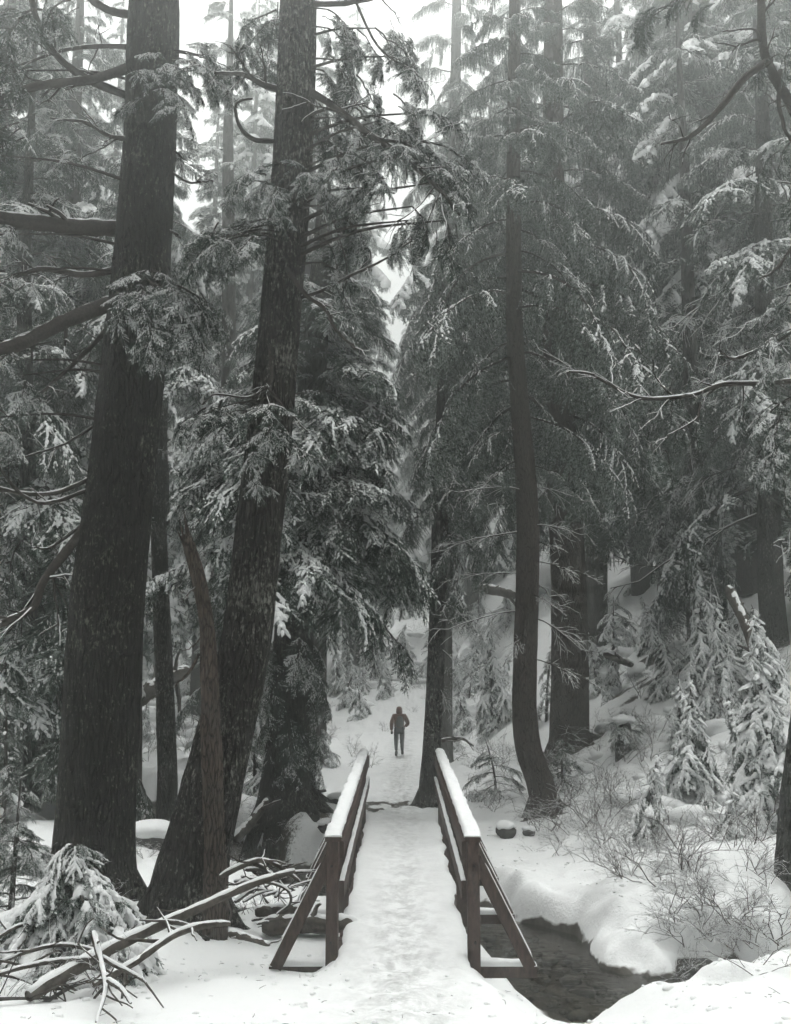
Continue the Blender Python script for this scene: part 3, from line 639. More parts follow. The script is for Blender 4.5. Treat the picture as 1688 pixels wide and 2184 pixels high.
def snow_strip(a, b, wdt, hgt, seed, n=None, up=(0, 0, 1), rag=0.18, lump=0.25):
    """rounded ridge of snow lying along a timber"""
    a, b = np.array(a, float), np.array(b, float); d = unit(b-a); s = unit(np.cross(d, np.array(up, float))); u = np.cross(s, d); L = np.linalg.norm(b-a); n = n or max(6, int(L/0.05)); k = 9
    th = np.linspace(0, math.pi, k); prof = np.stack([np.sign(np.cos(th))*np.abs(np.cos(th))**0.6, np.abs(np.sin(th))**0.55], 1)
    y = np.linspace(0, L, n); e = np.minimum(1, np.minimum(y, L-y)/(hgt*0.8+1e-6)); e = 0.25 + 0.75*np.sqrt(np.clip(e, 0, 1))
    nz = np.stack([np.repeat(y[:, None]*5, k, 1), np.repeat(prof[None, :, 0]*1.2, n, 0), np.full((n, k), seed*3.7)], -1); f = fbm(nz, seed, 3)
    hw = wdt/2*(1 + rag*0.5*f); hh = hgt*e[:, None]*(1 + lump*f)
    V = a + d*y[:, None, None] + s*(prof[None, :, 0]*hw)[:, :, None] + u*(prof[None, :, 1]*hh)[:, :, None]; V = V.reshape(-1, 3)
    i, j = np.meshgrid(np.arange(n-1), np.arange(k-1), indexing='ij'); q_ = np.stack([i*k+j, i*k+j+1, (i+1)*k+j+1, (i+1)*k+j], -1).reshape(-1, 4)
    gg = Geo(); gg.add(V, [q_, np.array([list(range(k))]), np.array([[(n-1)*k+c for c in range(k)][::-1]])]); return gg
LB = BY1-BY0; POSTS = [0.0, 1.72, 3.42, 5.12, 6.85]
# stringers below the deck and planks across it
for x in (-0.5, 0.0, 0.5): part('stringer', beam((bx(x, 0.2), -0.1, -0.24), (bx(x, LB), LB+0.3, bz(LB)-0.24), 0.16, 0.26), 'plank')
plank_me = beam((-0.64, 0, 0), (0.64, 0, 0), 0.136, 0.05).mesh('plank', [M['plank']], False)
for k in range(int(LB/0.145)+2):
    y = -0.05 + k*0.145; o = link('plank', plank_me, BR, (bx(0, y) + rnd.uniform(-0.012, 0.012), y, bz(y)-0.075 + rnd.uniform(-0.003, 0.003)))
# trampled snow on the deck
n, k = 260, 44; yy = np.linspace(-0.35, LB+0.35, n); uu = np.linspace(-1, 1, k)
YY, UU = np.meshgrid(yy, uu, indexing='ij'); nz = np.stack([UU*0.7, YY, 0*YY], -1)
half = 0.625 + 0.03*fbm(np.stack([np.sign(UU)*3, YY*2.2, 0*YY], -1), 61, 3); XX = UU*half
prof = (1-np.abs(UU)**9)**0.5*0.072*np.clip((YY+0.36)/0.3, 0.0, 1)**0.5
tramp = 0.020*fbm(nz*3.0, 62, 4) - 0.016*np.exp(-(UU/0.5)**2)*(1+0.8*fbm(nz*4, 63, 2))
planks = -0.006*np.maximum(0, np.cos(YY/0.145*2*math.pi))**6
ZZ = bz(YY) - 0.05 + prints(bx(XX, YY) + 0.07, YY + BY0, 9.0, BY1+0.2, 6, 0.014)*(1-np.abs(UU)**6) + prof*(1+0.10*fbm(nz*2, 64, 2)) + (tramp+planks)*(1-np.abs(UU)**4)
gg = Geo(); i, j = np.meshgrid(np.arange(n-1), np.arange(k-1), indexing='ij'); q = np.stack([i*k+j, i*k+j+1, (i+1)*k+j+1, (i+1)*k+j], -1).reshape(-1, 4)
gg.add(np.stack([bx(XX, YY), YY, ZZ], -1).reshape(-1, 3), q[:, ::-1])
sl_ = np.exp(-((UU)/0.6)**2)*0.95*(0.65+0.35*sstep(4.5, 0.5, YY))
me = gg.mesh('deck_snow', [M['ground']], True, {'bare': np.zeros(n*k), 'slush': sl_.ravel()}); o = link('deck_snow', me, BR); o['label'] = 'trampled slushy snow on the deck'
for s in (-1, 1):
    for k, y in enumerate(POSTS):
        x = s*HALF; z = bz(y); cy = y + (0 if k == 0 else 0.0)
        part('post', beam((bx(x, y), y, -0.22 + z), (bx(x*1.005, y), y, 1.02 + z), 0.115, 0.115, (0, 1, 0)), 'plank')
        # outrigger across, reaching past the post
        a = (bx(s*(HALF-0.30), y), y+0.125, z-0.175); b = (bx(s*(HALF+0.60), y), y+0.125, z-0.175)
        cr = part('outrigger', beam(a, b, 0.10, 0.11), 'plank')
        part('snow', snow_strip((bx(s*(HALF-0.02), y), y+0.125, z-0.125), b[:2]+(z-0.125,), 0.115, 0.055, 70+k+5*s, rag=0.2), M['snow'], cr, True)
        # diagonal brace from the outrigger's end to the post's upper part
        a = np.array([bx(s*(HALF+0.53), y), y+0.03, z-0.12]); b = np.array([bx(s*(HALF+0.03), y), y+0.03, z+0.86])
        bc = part('brace', beam(a, b, 0.055, 0.115, (0, 1, 0.0001)) if False else beam(a, b, 0.115, 0.05, (0, 1, 0)), 'plank')
        dn = unit(b-a); off = unit(np.array([s*dn[2], 0, abs(dn[0])]))*0.058
        part('snow', snow_strip(a*0.93+b*0.07+off, a*0.08+b*0.92+off, 0.03, 0.010, 90+k+5*s, up=tuple(off*10), rag=0.6, lump=0.9), M['snow'], bc, True)
    bolt_me = Geo(); V, fs = tube([(0, 0.0, 0), (0, -0.012, 0)], [0.014, 0.012], 8); bolt_me.add(V, fs); bolt_me = bolt_me.mesh('bolt', [M['glove']], False)
    for y in POSTS:
        for zz in (0.12, 0.80): link('bolt', bolt_me, BR, (bx(s*(HALF+0.01), y), y-0.058, zz + bz(y)))
    # cap rail with snow, board below it, middle rail
    yb = -0.07; xe = lambda y: bx(s*HALF, y)
    cp = part('cap_rail', beam((xe(yb), yb, 1.045+bz(yb)), (xe(LB+0.35), LB+0.35, 1.045+bz(LB+0.35)), 0.15, 0.042), 'plank')
    part('snow', snow_strip((xe(yb), yb+0.004, 1.064+bz(yb)), (xe(LB+0.36), LB+0.36, 1.064+bz(LB+0.36)), 0.156, 0.062, 100+s, 150, rag=0.22, lump=0.30), M['snow'], cp, True)
    xi = s*(HALF-0.0575-0.022)
    part('top_rail', beam((bx(xi, 0), 0.02, 0.935+bz(0)), (bx(xi, LB), LB+0.3, 0.935+bz(LB)), 0.040, 0.15), 'plank')
    mr = part('middle_rail', beam((bx(xi, 0), 0.10, 0.55+bz(0)), (bx(xi, LB), LB+0.3, 0.55+bz(LB)), 0.045, 0.17), 'plank')
    part('snow', snow_strip((bx(xi, 0), 0.11, 0.632+bz(0)), (bx(xi, LB), LB+0.29, 0.632+bz(LB)), 0.048, 0.026, 110+s, 140, rag=0.3, lump=0.6), M['snow'], mr, True)

# ------------------------------------------------------------------ big near trees
TA, atA = tree('conifer_tree', 'massive mossy dark trunk at far left with thick bare limbs reaching left', [(205, 1880, 172), (206, 1740, 160), (228, 1300, 150), (262, 1000, 138), (293, 700, 130), (308, 480, 117), (320, 300, 108), (330, 0, 100)], 11.4, M['bark_dark'], ztop=19, rings=420, sides=96, seed=2, flare=0.28)
Y_A = 11.4; TA['dY'] = 1.0
limb(TA, [(250, 488, Y_A), (140, 482, Y_A-0.3), (60, 470, Y_A-0.5), (-60, 445, Y_A-0.8)], 0.115, 0.075, 5, 0.45, 1, tl=0.5)
limb(TA, [(255, 640, Y_A), (150, 680, Y_A-0.4), (60, 720, Y_A-0.7), (-60, 752, Y_A-1)], 0.10, 0.075, 5, 0.45, 2, tl=0.5)
limb(TA, [(270, 572, Y_A), (180, 585, Y_A-0.1), (95, 570, Y_A-0.2), (20, 590, Y_A-0.2)], 0.055, 0.02, 7, 0.5, 3)
limb(TA, [(290, 212, Y_A), (180, 165, Y_A-0.3), (110, 105, Y_A-0.5), (75, 30, Y_A-0.6), (60, -60, Y_A-0.7)], 0.055, 0.035, 6, 0.3, 4, tl=0.5)
limb(TA, [(290, 140, Y_A), (190, 172, Y_A-0.4), (90, 185, Y_A-0.6), (-30, 230, Y_A-0.8)], 0.07, 0.04, 7, 0.35, 5, tl=0.5)
limb(TA, [(285, 100, Y_A), (200, 100, Y_A+0.3), (120, 110, Y_A+0.4), (20, 150, Y_A+0.4)], 0.04, 0.015, 9, 0.5, 6, tl=0.45)
limb(TA, [(290, 35, Y_A), (230, 20, Y_A-0.2), (170, -20, Y_A-0.3)], 0.06, 0.045, 2, 0.2, 7)
limb(TA, [(295, 300, Y_A-0.1), (230, 288, Y_A-0.4), (180, 260, Y_A-0.5), (100, 250, Y_A-0.6)], 0.035, 0.012, 7, 0.6, 8, tl=0.45)
limb(TA, [(265, 660, Y_A+0.3), (190, 745, Y_A+0.2), (110, 820, Y_A+0.1), (60, 860, Y_A)], 0.04, 0.012, 7, 0.4, 9, tl=0.4)
limb(TA, [(205, 1015, Y_A), (120, 1050, Y_A-0.4), (40, 1048, Y_A-0.6), (-40, 1030, Y_A-0.7)], 0.03, 0.022, 5, 0.9, 10, tl=0.4)
limb(TA, [(200, 1040, Y_A), (110, 1072, Y_A-0.5), (50, 1060, Y_A-0.6), (-20, 975, Y_A-0.7)], 0.028, 0.018, 5, 0.9, 11, tl=0.4)
limb(TA, [(215, 900, Y_A), (130, 950, Y_A), (30, 972, Y_A)], 0.02, 0.008, 6, 0.8, 12, tl=0.3)
limb(TA, [(185, 1120, Y_A), (140, 1180, Y_A-0.4), (95, 1240, Y_A-0.7), (70, 1300, Y_A-0.8), (0, 1335, Y_A-0.9), (-40, 1345, Y_A-0.9)], 0.06, 0.035, 8, 0.55, 13, tl=0.5)
limb(TA, [(175, 1120, Y_A), (110, 1165, Y_A-0.4), (65, 1172, Y_A-0.5)], 0.025, 0.01, 4, 0.7, 14)
limb(TA, [(370, 370, Y_A), (410, 388, Y_A-0.2), (458, 385, Y_A-0.2)], 0.018, 0.012, 2, 0.7, 15)
limb(TA, [(355, 490, Y_A), (378, 500, Y_A-0.1), (388, 513, Y_A-0.1)], 0.02, 0.008, 1, 0.3, 16)
limb(TA, [(365, 315, Y_A), (382, 330, Y_A-0.1), (398, 345, Y_A-0.1)], 0.018, 0.006, 1, 0.3, 17)
hang(TA, 'near', [(345, 140, 9.9, -50, 1.0, -0.5), (370, 125, 9.8, -35, 1.1, -0.5), (395, 130, 9.9, -20, 0.9, -0.6), (420, 150, 10.0, 20, 0.8, -0.4), (345, 185, 9.7, -75, 0.8, -0.7), (400, 110, 10.2, 10, 1.0, -0.2), (375, 200, 9.7, -60, 0.8, -0.7), (425, 120, 10.3, -5, 0.7, -0.5), (340, 150, 9.9, -110, 0.7, -0.6)], 4)
hang(TA, 'near', [(300, 610, 9.75, -70, 1.0, -0.65), (325, 600, 9.7, -55, 1.1, -0.6), (360, 605, 9.8, -30, 1.1, -0.6), (395, 615, 9.9, -15, 0.9, -0.65), (285, 640, 9.7, -105, 0.8, -0.8), (330, 660, 9.6, -80, 1.0, -0.8), (380, 650, 9.7, -45, 1.0, -0.8), (420, 640, 9.9, 0, 0.6, -0.7), (345, 720, 9.6, -70, 0.7, -0.9), (395, 690, 9.8, -20, 0.8, -0.9), (360, 600, 10.0, 20, 1.1, -0.4)], 5)
hang(TA, 'dark', [(20, 60, 9.7, 200, 1.2, -0.5), (50, 40, 9.9, 230, 1.3, -0.7), (10, 200, 9.5, 190, 1.2, -0.7), (40, 260, 9.7, 240, 1.1, -0.9), (-10, 330, 9.4, 300, 0.9, -0.8), (20, 120, 9.9, 300, 1.1, -0.8), (90, 20, 9.9, 260, 1.2, -0.8), (150, 0, 10, 250, 1.1, -0.9), (60, 150, 9.9, 150, 1.2, -0.6)], 6)
hang(TA, 'near', [(10, 500, 9.7, 240, 0.9, -0.6), (50, 580, 10, 250, 0.9, -0.7), (10, 575, 9.9, 200, 1.0, -0.6), (20, 770, 9.6, 230, 1.1, -0.7), (50, 800, 10, 300, 0.8, -0.8), (100, 690, 10.6, 260, 0.8, -0.6), (160, 320, 10.2, 250, 0.7, -0.7), (-10, 890, 9.6, 330, 0.8, -0.7)], 7)

TB, atB = tree('conifer_tree', 'lichen-spotted leaning trunk left of the bridge, right behind the broken snag', [(395, 1940, 165), (418, 1830, 150), (448, 1700, 128), (492, 1520, 116), (522, 1400, 106), (557, 1100, 96), (588, 800, 87), (605, 600, 84), (622, 400, 84), (638, 0, 76)], 10.65, M['bark_b'], ztop=19, rings=420, sides=96, seed=5, flare=0.12)
Y_B = 10.65; TB['dY'] = 0.68
limb(TB, [(600, 193, Y_B), (560, 180, Y_B-0.3), (520, 158, Y_B-0.5), (455, 150, Y_B-0.6)], 0.045, 0.018, 5, 0.5, 21, tl=0.5)
limb(TB, [(600, 300, Y_B), (545, 298, Y_B-0.3), (512, 268, Y_B-0.5), (508, 222, Y_B-0.6), (545, 205, Y_B-0.7)], 0.032, 0.012, 3, 0.4, 22, tl=0.12)
limb(TB, [(650, 188, Y_B), (720, 232, Y_B-0.5), (790, 290, Y_B-0.9), (870, 345, Y_B-1.2), (930, 400, Y_B-1.4), (975, 455, Y_B-1.5)], 0.05, 0.014, 12, 0.5, 23, tl=0.55)
hang(TB, 'near', [(800, 60, 9.6, 0, 1.0, -0.7), (840, 120, 9.5, -20, 0.9, -0.8), (720, 250, 9.6, -10, 0.9, -0.8), (760, 330, 9.3, -40, 0.9, -0.8), (740, 470, 9.4, 0, 0.8, -0.9), (700, 440, 9.6, 20, 0.9, -0.8), (760, 160, 9.6, 30, 0.9, -0.9), (700, 20, 9.8, -10, 0.9, -0.8), (760, 60, 9.7, 10, 0.9, -0.9), (720, 380, 9.6, -30, 0.8, -0.8), (690, 560, 9.5, -20, 0.7, -0.8), (870, 470, 8.9, 170, 0.6, -0.9), (910, 520, 8.9, 200, 0.6, -1.0), (820, 380, 9.2, 190, 0.8, -0.5), (780, 400, 9.3, 200, 0.7, -0.5)], 44)
limb(TB, [(790, 290, Y_B-0.9), (830, 302, Y_B-0.9), (900, 300, Y_B-0.9), (960, 310, Y_B-0.9)], 0.025, 0.008, 6, 0.5, 24, tl=0.3)
limb(TB, [(655, 8, Y_B), (720, 10, Y_B-0.2), (800, 0, Y_B-0.4), (880, -20, Y_B-0.5)], 0.04, 0.025, 4, 0.4, 25)
limb(TB, [(760, 5, Y_B-0.3), (790, 70, Y_B-0.5), (820, 110, Y_B-0.6), (880, 155, Y_B-0.7), (900, 175, Y_B-0.7)], 0.018, 0.007, 9, 0.5, 26, tl=0.35)
limb(TB, [(640, 635, Y_B), (690, 620, Y_B-0.5), (760, 585, Y_B-0.8), (830, 555, Y_B-1.0), (880, 522, Y_B-1.1)], 0.022, 0.008, 8, 0.8, 27, tl=0.3)
limb(TB, [(610, 570, Y_B-0.2), (650, 625, Y_B-0.6), (695, 660, Y_B-0.8), (720, 700, Y_B-0.9), (760, 740, Y_B-1.0)], 0.032, 0.015, 5, 0.8, 28, tl=0.3)
limb(TB, [(575, 735, Y_B-0.5), (578, 800, Y_B-0.7), (570, 825, Y_B-0.7), (530, 850, Y_B-0.7), (460, 845, Y_B-0.6), (430, 870, Y_B-0.6)], 0.020, 0.008, 4, 0.8, 29, tl=0.2)
limb(TB, [(570, 825, Y_B-0.7), (610, 870, Y_B-0.8), (660, 920, Y_B-0.9)], 0.016, 0.006, 4, 0.8, 30, tl=0.25)
limb(TB, [(640, 440, Y_B), (690, 430, Y_B-0.3), (740, 560, Y_B-0.4), (735, 650, Y_B-0.4)], 0.014, 0.006, 8, 0.6, 31, tl=0.3)
hang(TB, 'near', [(610, 350, 9.5, 200, 0.85, -0.35), (570, 370, 9.4, 230, 0.8, -0.5), (640, 370, 9.4, 290, 0.7, -0.5), (600, 400, 9.4, 260, 0.7, -0.8), (545, 385, 9.5, 180, 0.6, -0.6), (655, 400, 9.5, 330, 0.6, -0.6)], 8)
hang(TB, 'near', [(600, 480, 9.6, 195, 1.1, -0.2), (560, 490, 9.5, 190, 1.2, -0.25), (520, 495, 9.5, 180, 1.0, -0.4), (470, 510, 9.6, 170, 0.7, -0.5), (560, 500, 9.3, 240, 0.8, -0.6), (500, 500, 9.3, 250, 0.7, -0.7), (450, 520, 9.8, 200, 0.6, -0.6)], 9)
hang(TB, 'dark', [(590, 470, 9.9, 180, 1.2, -0.2), (500, 480, 10, 180, 1.0, -0.4)], 10)
hang(TB, 'near', [(560, 850, 9.4, 195, 1.1, -0.35), (500, 860, 9.4, 200, 0.9, -0.45), (520, 880, 9.3, 240, 0.9, -0.6), (440, 870, 9.5, 190, 0.6, -0.6), (580, 890, 9.2, 280, 0.7, -0.7), (470, 900, 9.3, 230, 0.7, -0.7), (560, 940, 9.2, 260, 0.6, -0.7), (600, 930, 9.3, 330, 0.7, -0.6), (540, 1010, 9.3, 290, 0.5, -0.7)], 11)
hang(TB, 'near', [(800, 260, 9.0, 20, 1.0, -0.35), (840, 300, 8.9, 0, 1.1, -0.35), (870, 330, 8.8, 10, 1.1, -0.4), (900, 240, 9.2, -20, 0.9, -0.5), (780, 290, 9.2, -60, 0.9, -0.7), (760, 230, 9.5, 40, 1.0, -0.6), (920, 390, 8.7, -10, 0.8, -0.6), (700, 300, 9.7, -50, 0.9, -0.9), (960, 320, 9, -5, 0.7, -0.6), (840, 200, 9.3, 10, 0.9, -0.8)], 12)
hang(TB, 'dark', [(700, 60, 9.8, -10, 1.0, -0.9), (690, 150, 9.8, 20, 0.9, -0.9), (730, 130, 9.8, -40, 0.8, -1.0), (680, 220, 9.9, 60, 0.9, -0.8), (880, 440, 8.8, -30, 0.7, -1.1), (950, 470, 8.7, -80, 0.8, -1.2), (680, 500, 9.9, -20, 0.7, -0.9), (560, 60, 9.9, 170, 0.9, -0.9), (590, 20, 9.8, 190, 1.0, -0.6), (700, 620, 9.3, 0, 0.5, -0.7)], 13)

roots(TA, atA, 7, 0.10, 0.55, 71, M['bark_dark']); roots(TB, atB, 7, 0.085, 0.5, 72, M['bark_b'])
# broken snag leaning on it
SNG, atS = tree('dead_snag', 'broken reddish dead snag with splintered top in front of the leaning trunk', [(460, 1925, 54), (457, 1800, 44), (452, 1600, 41), (446, 1400, 34), (440, 1330, 30), (425, 1240, 29), (404, 1165, 24), (397, 1140, 17)], 10.1, M['dead'], ztop=0, rings=160, sides=28, seed=9, flare=0.1, cat='dead tree', furrow=0.16)
for k, (dx, dy, w_) in enumerate([(-14, -58, 8), (-2, -72, 11), (8, -42, 9), (3, -60, 8), (-20, -36, 7), (14, -22, 8)]):
    b = W(403+dx*0.45, 1165, 10.1 + 0.02*(k % 3)); e = W(400+dx*0.9-6, 1160+dy, 10.1 + 0.03*(k % 2)); V, fs = tube(spline([b-(e-b)*0.25, b, e], 8) - np.array(SNG.location), np.linspace(mpp(b)*w_*0.9, 0.002, 8), 6); gg = Geo(); gg.add(V, fs); link('splinter', gg.mesh('splinter', [M['dead']]), SNG)
limb(SNG, [(425, 1395, 10.1), (405, 1430, 9.95), (375, 1447, 9.85)], 0.018, 0.007, 1, 0.0, 41, 'dead'); limb(SNG, [(435, 1345, 10.05), (420, 1375, 9.95), (392, 1400, 9.85)], 0.012, 0.005, 1, 0.0, 42, 'dead')
limb(SNG, [(422, 1250, 10.1), (405, 1260, 9.95), (376, 1270, 9.85)], 0.010, 0.004, 1, 0.3, 43, 'dead')

# right edge tree: only its left side is in the frame
TR, atR = tree('conifer_tree', 'mossy trunk cut off by the right edge, base in snow beside bare shrubs', [(1714, 1855, 104), (1712, 1740, 92), (1726, 1600, 86), (1748, 1400, 82), (1765, 1100, 80), (1775, 600, 74), (1780, 0, 70)], 12.2, M['bark_dark'], ztop=17, rings=300, sides=64, seed=12)
limb(TR, [(1725, 330, 11.00), (1690, 230, 10.53), (1640, 140, 10.30), (1625, 60, 10.18), (1630, -50, 10.18)], 0.06, 0.055, 4, 0.1, 51, tl=0.5)
limb(TR, [(1640, 130, 10.30), (1590, 165, 10.06), (1540, 225, 9.95), (1480, 285, 9.83), (1440, 300, 9.83), (1402, 305, 9.83)], 0.055, 0.012, 5, 0.5, 52, tl=0.3)
limb(TR, [(1622, 90, 10.18), (1612, 66, 10.06), (1585, 66, 10.06), (1540, 76, 10.06)], 0.02, 0.008, 2, 0.2, 53, tl=0.15)
limb(TR, [(1665, 150, 10.41), (1665, 230, 10.30), (1690, 300, 10.30)], 0.03, 0.02, 3, 0.2, 54)
limb(TR, [(1720, 810, 11.00), (1620, 818, 10.53), (1540, 820, 10.30), (1480, 840, 10.18), (1390, 850, 10.06), (1330, 835, 10.06), (1260, 795, 10.06), (1215, 788, 10.06)], 0.035, 0.010, 16, 0.95, 55, tl=0.35)
limb(TR, [(1540, 820, 10.30), (1500, 850, 10.18), (1485, 890, 10.06), (1440, 915, 9.95), (1420, 930, 9.95)], 0.016, 0.006, 8, 0.9, 56, tl=0.22)
limb(TR, [(1430, 840, 10.18), (1400, 810, 10.18), (1380, 770, 10.18)], 0.012, 0.006, 4, 0.9, 57, tl=0.2)
limb(TR, [(1720, 690, 10.88), (1640, 735, 10.41), (1570, 760, 10.30), (1530, 740, 10.30)], 0.03, 0.012, 8, 0.95, 58, tl=0.35)
limb(TR, [(1720, 480, 10.88), (1688, 530, 10.65), (1650, 580, 10.53), (1620, 600, 10.53)], 0.03, 0.012, 4, 0.8, 59, tl=0.25)
hang(TR, 'near', [(1690, 700, 10.30, 190, 0.8, -0.5), (1680, 760, 10.18, 200, 0.7, -0.6), (1690, 850, 10.06, 190, 0.8, -0.5), (1670, 880, 9.95, 230, 0.8, -0.8), (1690, 930, 9.95, 200, 0.8, -0.6), (1660, 960, 9.95, 240, 0.6, -0.9), (1690, 1000, 10.06, 210, 0.6, -0.9), (1650, 860, 10.30, 200, 0.5, -0.7), (1710, 640, 10.41, 170, 0.8, -0.3)], 14)
hang(TR, 'dark', [(1440, 830, 10.18, 240, 0.5, -1.1), (1420, 960, 10.06, 270, 0.5, -1.2), (1460, 900, 10.06, 200, 0.5, -0.9), (1430, 10, 10.30, 190, 0.8, -0.5), (1500, -10, 10.18, 200, 0.8, -0.4), (1690, 300, 10.18, 200, 0.6, -0.9), (1700, 400, 10.18, 220, 0.7, -1.0), (1690, 100, 10.30, 220, 0.7, -0.9)], 15)

# ------------------------------------------------------------------ middle trees
TF, atF = tree('hemlock_tree', 'dense dark hemlock with a skirt of frosted boughs behind the left handrail', [(612, 1725, 112), (615, 1600, 92), (625, 1400, 84), (640, 1150, 74), (660, 900, 62), (680, 650, 48), (690, 500, 40)], 17.6, M['bark_dark'], ztop=14.5, rings=120, sides=40, seed=21, flare=0.35)
def zpx(py, Yd): return W(844, py, Yd)[2]
crown(TF, atF, zpx(1240, 17.6), zpx(520, 17.6), 116, 'hem', lambda u: (1.75+0.45*math.sin(u*3.1))*(1-u)**0.5+0.35, (0.0, -0.3), 5, kinds=['hem', 'hem', 'hem', 'near', 'dark'])
crown(TF, atF, zpx(1180, 17.6), zpx(900, 17.6), 36, 'hem', lambda u: 2.15-0.7*u, (-0.1, -0.4), 6, az_ok=lambda a, z: a < 1.0 or a > 4.2)
crown(TF, atF, zpx(1660, 17.6), zpx(1330, 17.6), 44, 'dark', lambda u: 0.85, (-0.8, -1.1), 7, kinds=['dark', 'dark', 'near'])
roots(TF, atF, 8, 0.12, 0.9, 73, M['bark_dark'])
TE, atE = tree('cedar_tree', 'slim straight trunk standing at the far end of the right handrail', [(915, 1680, 42), (921, 1600, 38), (931, 1400, 37), (937, 1200, 35), (942, 1000, 33), (948, 800, 27), (952, 560, 20)], 19.6, M['bark_b'], ztop=12.5, rings=110, sides=28, seed=25, flare=0.25)
crown(TE, atE, zpx(1500, 19.6), zpx(1050, 19.6), 24, 'twig', lambda u: 0.9, (-0.2, -0.6), 8, kinds=['twig', 'near', 'twig'], az_ok=lambda a, z: not 2.0 < a < 5.0)
crown(TE, atE, zpx(1130, 19.6), 12.4, 34, 'weep', lambda u: 1.1*(1-u)+0.6, (-0.2, -0.6), 9)
TC, atC = tree('cedar_tree', 'tall cedar with curved swept base on the right stream bank', [(1160, 1700, 54), (1143, 1648, 56), (1125, 1585, 55), (1119, 1490, 52), (1124, 1300, 50), (1126, 1100, 46), (1112, 900, 40), (1098, 700, 36), (1096, 400, 30), (1098, 0, 24)], 17.6, M['bark_cedar'], ztop=22, rings=200, sides=40, seed=31, flare=0.3)
crown(TC, atC, zpx(880, 17), 18.5, 64, 'weep', lambda u: 2.6*(1-u)**0.8+0.6, (0.05, -0.45), 10, az_ok=lambda a, z: z > zpx(470, 17.6) or not 4.25 < a < 5.15)
crown(TC, atC, zpx(1050, 17), zpx(900, 17), 9, 'weep', lambda u: 1.5, (-0.1, -0.5), 110, az_ok=lambda a, z: not 4.1 < a < 5.3)
crown(TC, atC, zpx(1420, 17), zpx(980, 17), 16, 'twig', lambda u: 1.3, (0.0, -0.3), 11)
roots(TC, atC, 7, 0.07, 0.5, 74, M['bark_cedar'])
TD, atD = tree('cedar_tree', 'thick straight reddish-brown cedar trunk behind the curved one', [(1216, 1590, 84), (1215, 1500, 80), (1217, 1400, 78), (1212, 1200, 72), (1200, 1000, 66), (1186, 700, 56), (1180, 400, 46), (1180, 0, 36)], 22.0, M['bark_cedar'], ztop=27, rings=160, sides=44, seed=35, flare=0.3)
crown(TD, atD, zpx(900, 22), 22.5, 62, 'weep', lambda u: 3.6*(1-u)**0.75+0.7, (0.05, -0.4), 12, az_ok=lambda a, z: z > zpx(700, 22) or not 4.35 < a < 5.05)
crown(TD, atD, zpx(1100, 22), zpx(700, 22), 14, 'weep', lambda u: 2.2, (-0.2, -0.6), 13, az_ok=lambda a, z: not 3.9 < a < 5.4)
roots(TD, atD, 7, 0.10, 0.6, 75, M['bark_cedar']); roots(TE, atE, 6, 0.05, 0.4, 76, M['bark_b'])
TH, atH = tree('snowy_cedar_tree', 'leaning dark trunk at upper right under heavily snow-laden drooping boughs', [(1625, 1290, 84), (1605, 1100, 84), (1570, 800, 80), (1540, 600, 78), (1515, 450, 70), (1495, 250, 55), (1480, 0, 42)], 27.0, M['bark_mid'], ztop=32, rings=110, sides=36, seed=41)
crown(TH, atH, zpx(760, 27), 27, 105, 'weepl', lambda u: 4.2*(1-u)**0.7+0.8, (0.0, -0.5), 14, kinds=['weepl', 'weepl', 'weep'])
TI, atI = tree('snowy_cedar_tree', 'slimmer grey trunk left of the leaning one in the upper right fog', [(1432, 1240, 56), (1438, 1000, 54), (1447, 700, 50), (1450, 500, 44), (1452, 200, 34), (1452, 0, 28)], 31.0, M['bark_mid'], ztop=34, rings=100, sides=30, seed=45)
crown(TI, atI, zpx(620, 31), 30, 80, 'weepl', lambda u: 4.3*(1-u)**0.7+0.8, (0.0, -0.5), 15, kinds=['weepl', 'weepl', 'weep'])
TU, atU = tree('snowy_cedar_tree', 'pale snow-laden cedar rising behind the slim trunk left of the tall cedars', [(947, 1420, 36), (952, 1100, 33), (962, 700, 30), (970, 300, 25), (975, 0, 20)], 29.5, M['bark_mid'], ztop=28, rings=90, sides=26, seed=47)
crown(TU, atU, zpx(820, 29.5), 28, 48, 'weepl', lambda u: 3.0*(1-u)**0.55+0.6, (0.0, -0.5), 47, kinds=['weepl', 'weep', 'weep'])
TG, atG = tree('conifer_tree', 'straight foggy trunk right beside the thick reddish-brown cedar', [(1272, 1270, 46), (1272, 1100, 44), (1268, 800, 40), (1262, 500, 34), (1258, 0, 24)], 29.0, M['bark_mid'], ztop=30, rings=90, sides=28, seed=48)
crown(TG, atG, zpx(960, 29), 26, 46, 'weep', lambda u: 3.4*(1-u)**0.7+0.6, (0.0, -0.5), 16)
TK, atK = tree('conifer_tree', 'dark trunk at right edge above the big boulder on the hillside', [(1645, 1260, 52), (1640, 1120, 48), (1636, 900, 44), (1630, 600, 38), (1628, 300, 30)], 21.0, M['bark_dark'], ztop=22, rings=90, sides=30, seed=52)
crown(TK, atK, zpx(1120, 21), 21, 70, 'weep', lambda u: 2.6*(1-u)**0.6+0.6, (0.0, -0.5), 17, kinds=['weep', 'hem', 'twig'])
TM, atM = tree('conifer_tree', 'twig-covered snowy trunk on the hillside above the right saplings', [(1485, 1250, 44), (1482, 1100, 40), (1478, 900, 34), (1470, 700, 28), (1462, 400, 22)], 23.5, M['bark_mid'], ztop=23, rings=90, sides=28, seed=55)
crown(TM, atM, zpx(1240, 23.5), 21, 74, 'weep', lambda u: 1.9-0.9*u, (-0.3, -0.7), 18, kinds=['weep', 'hem', 'twig'])
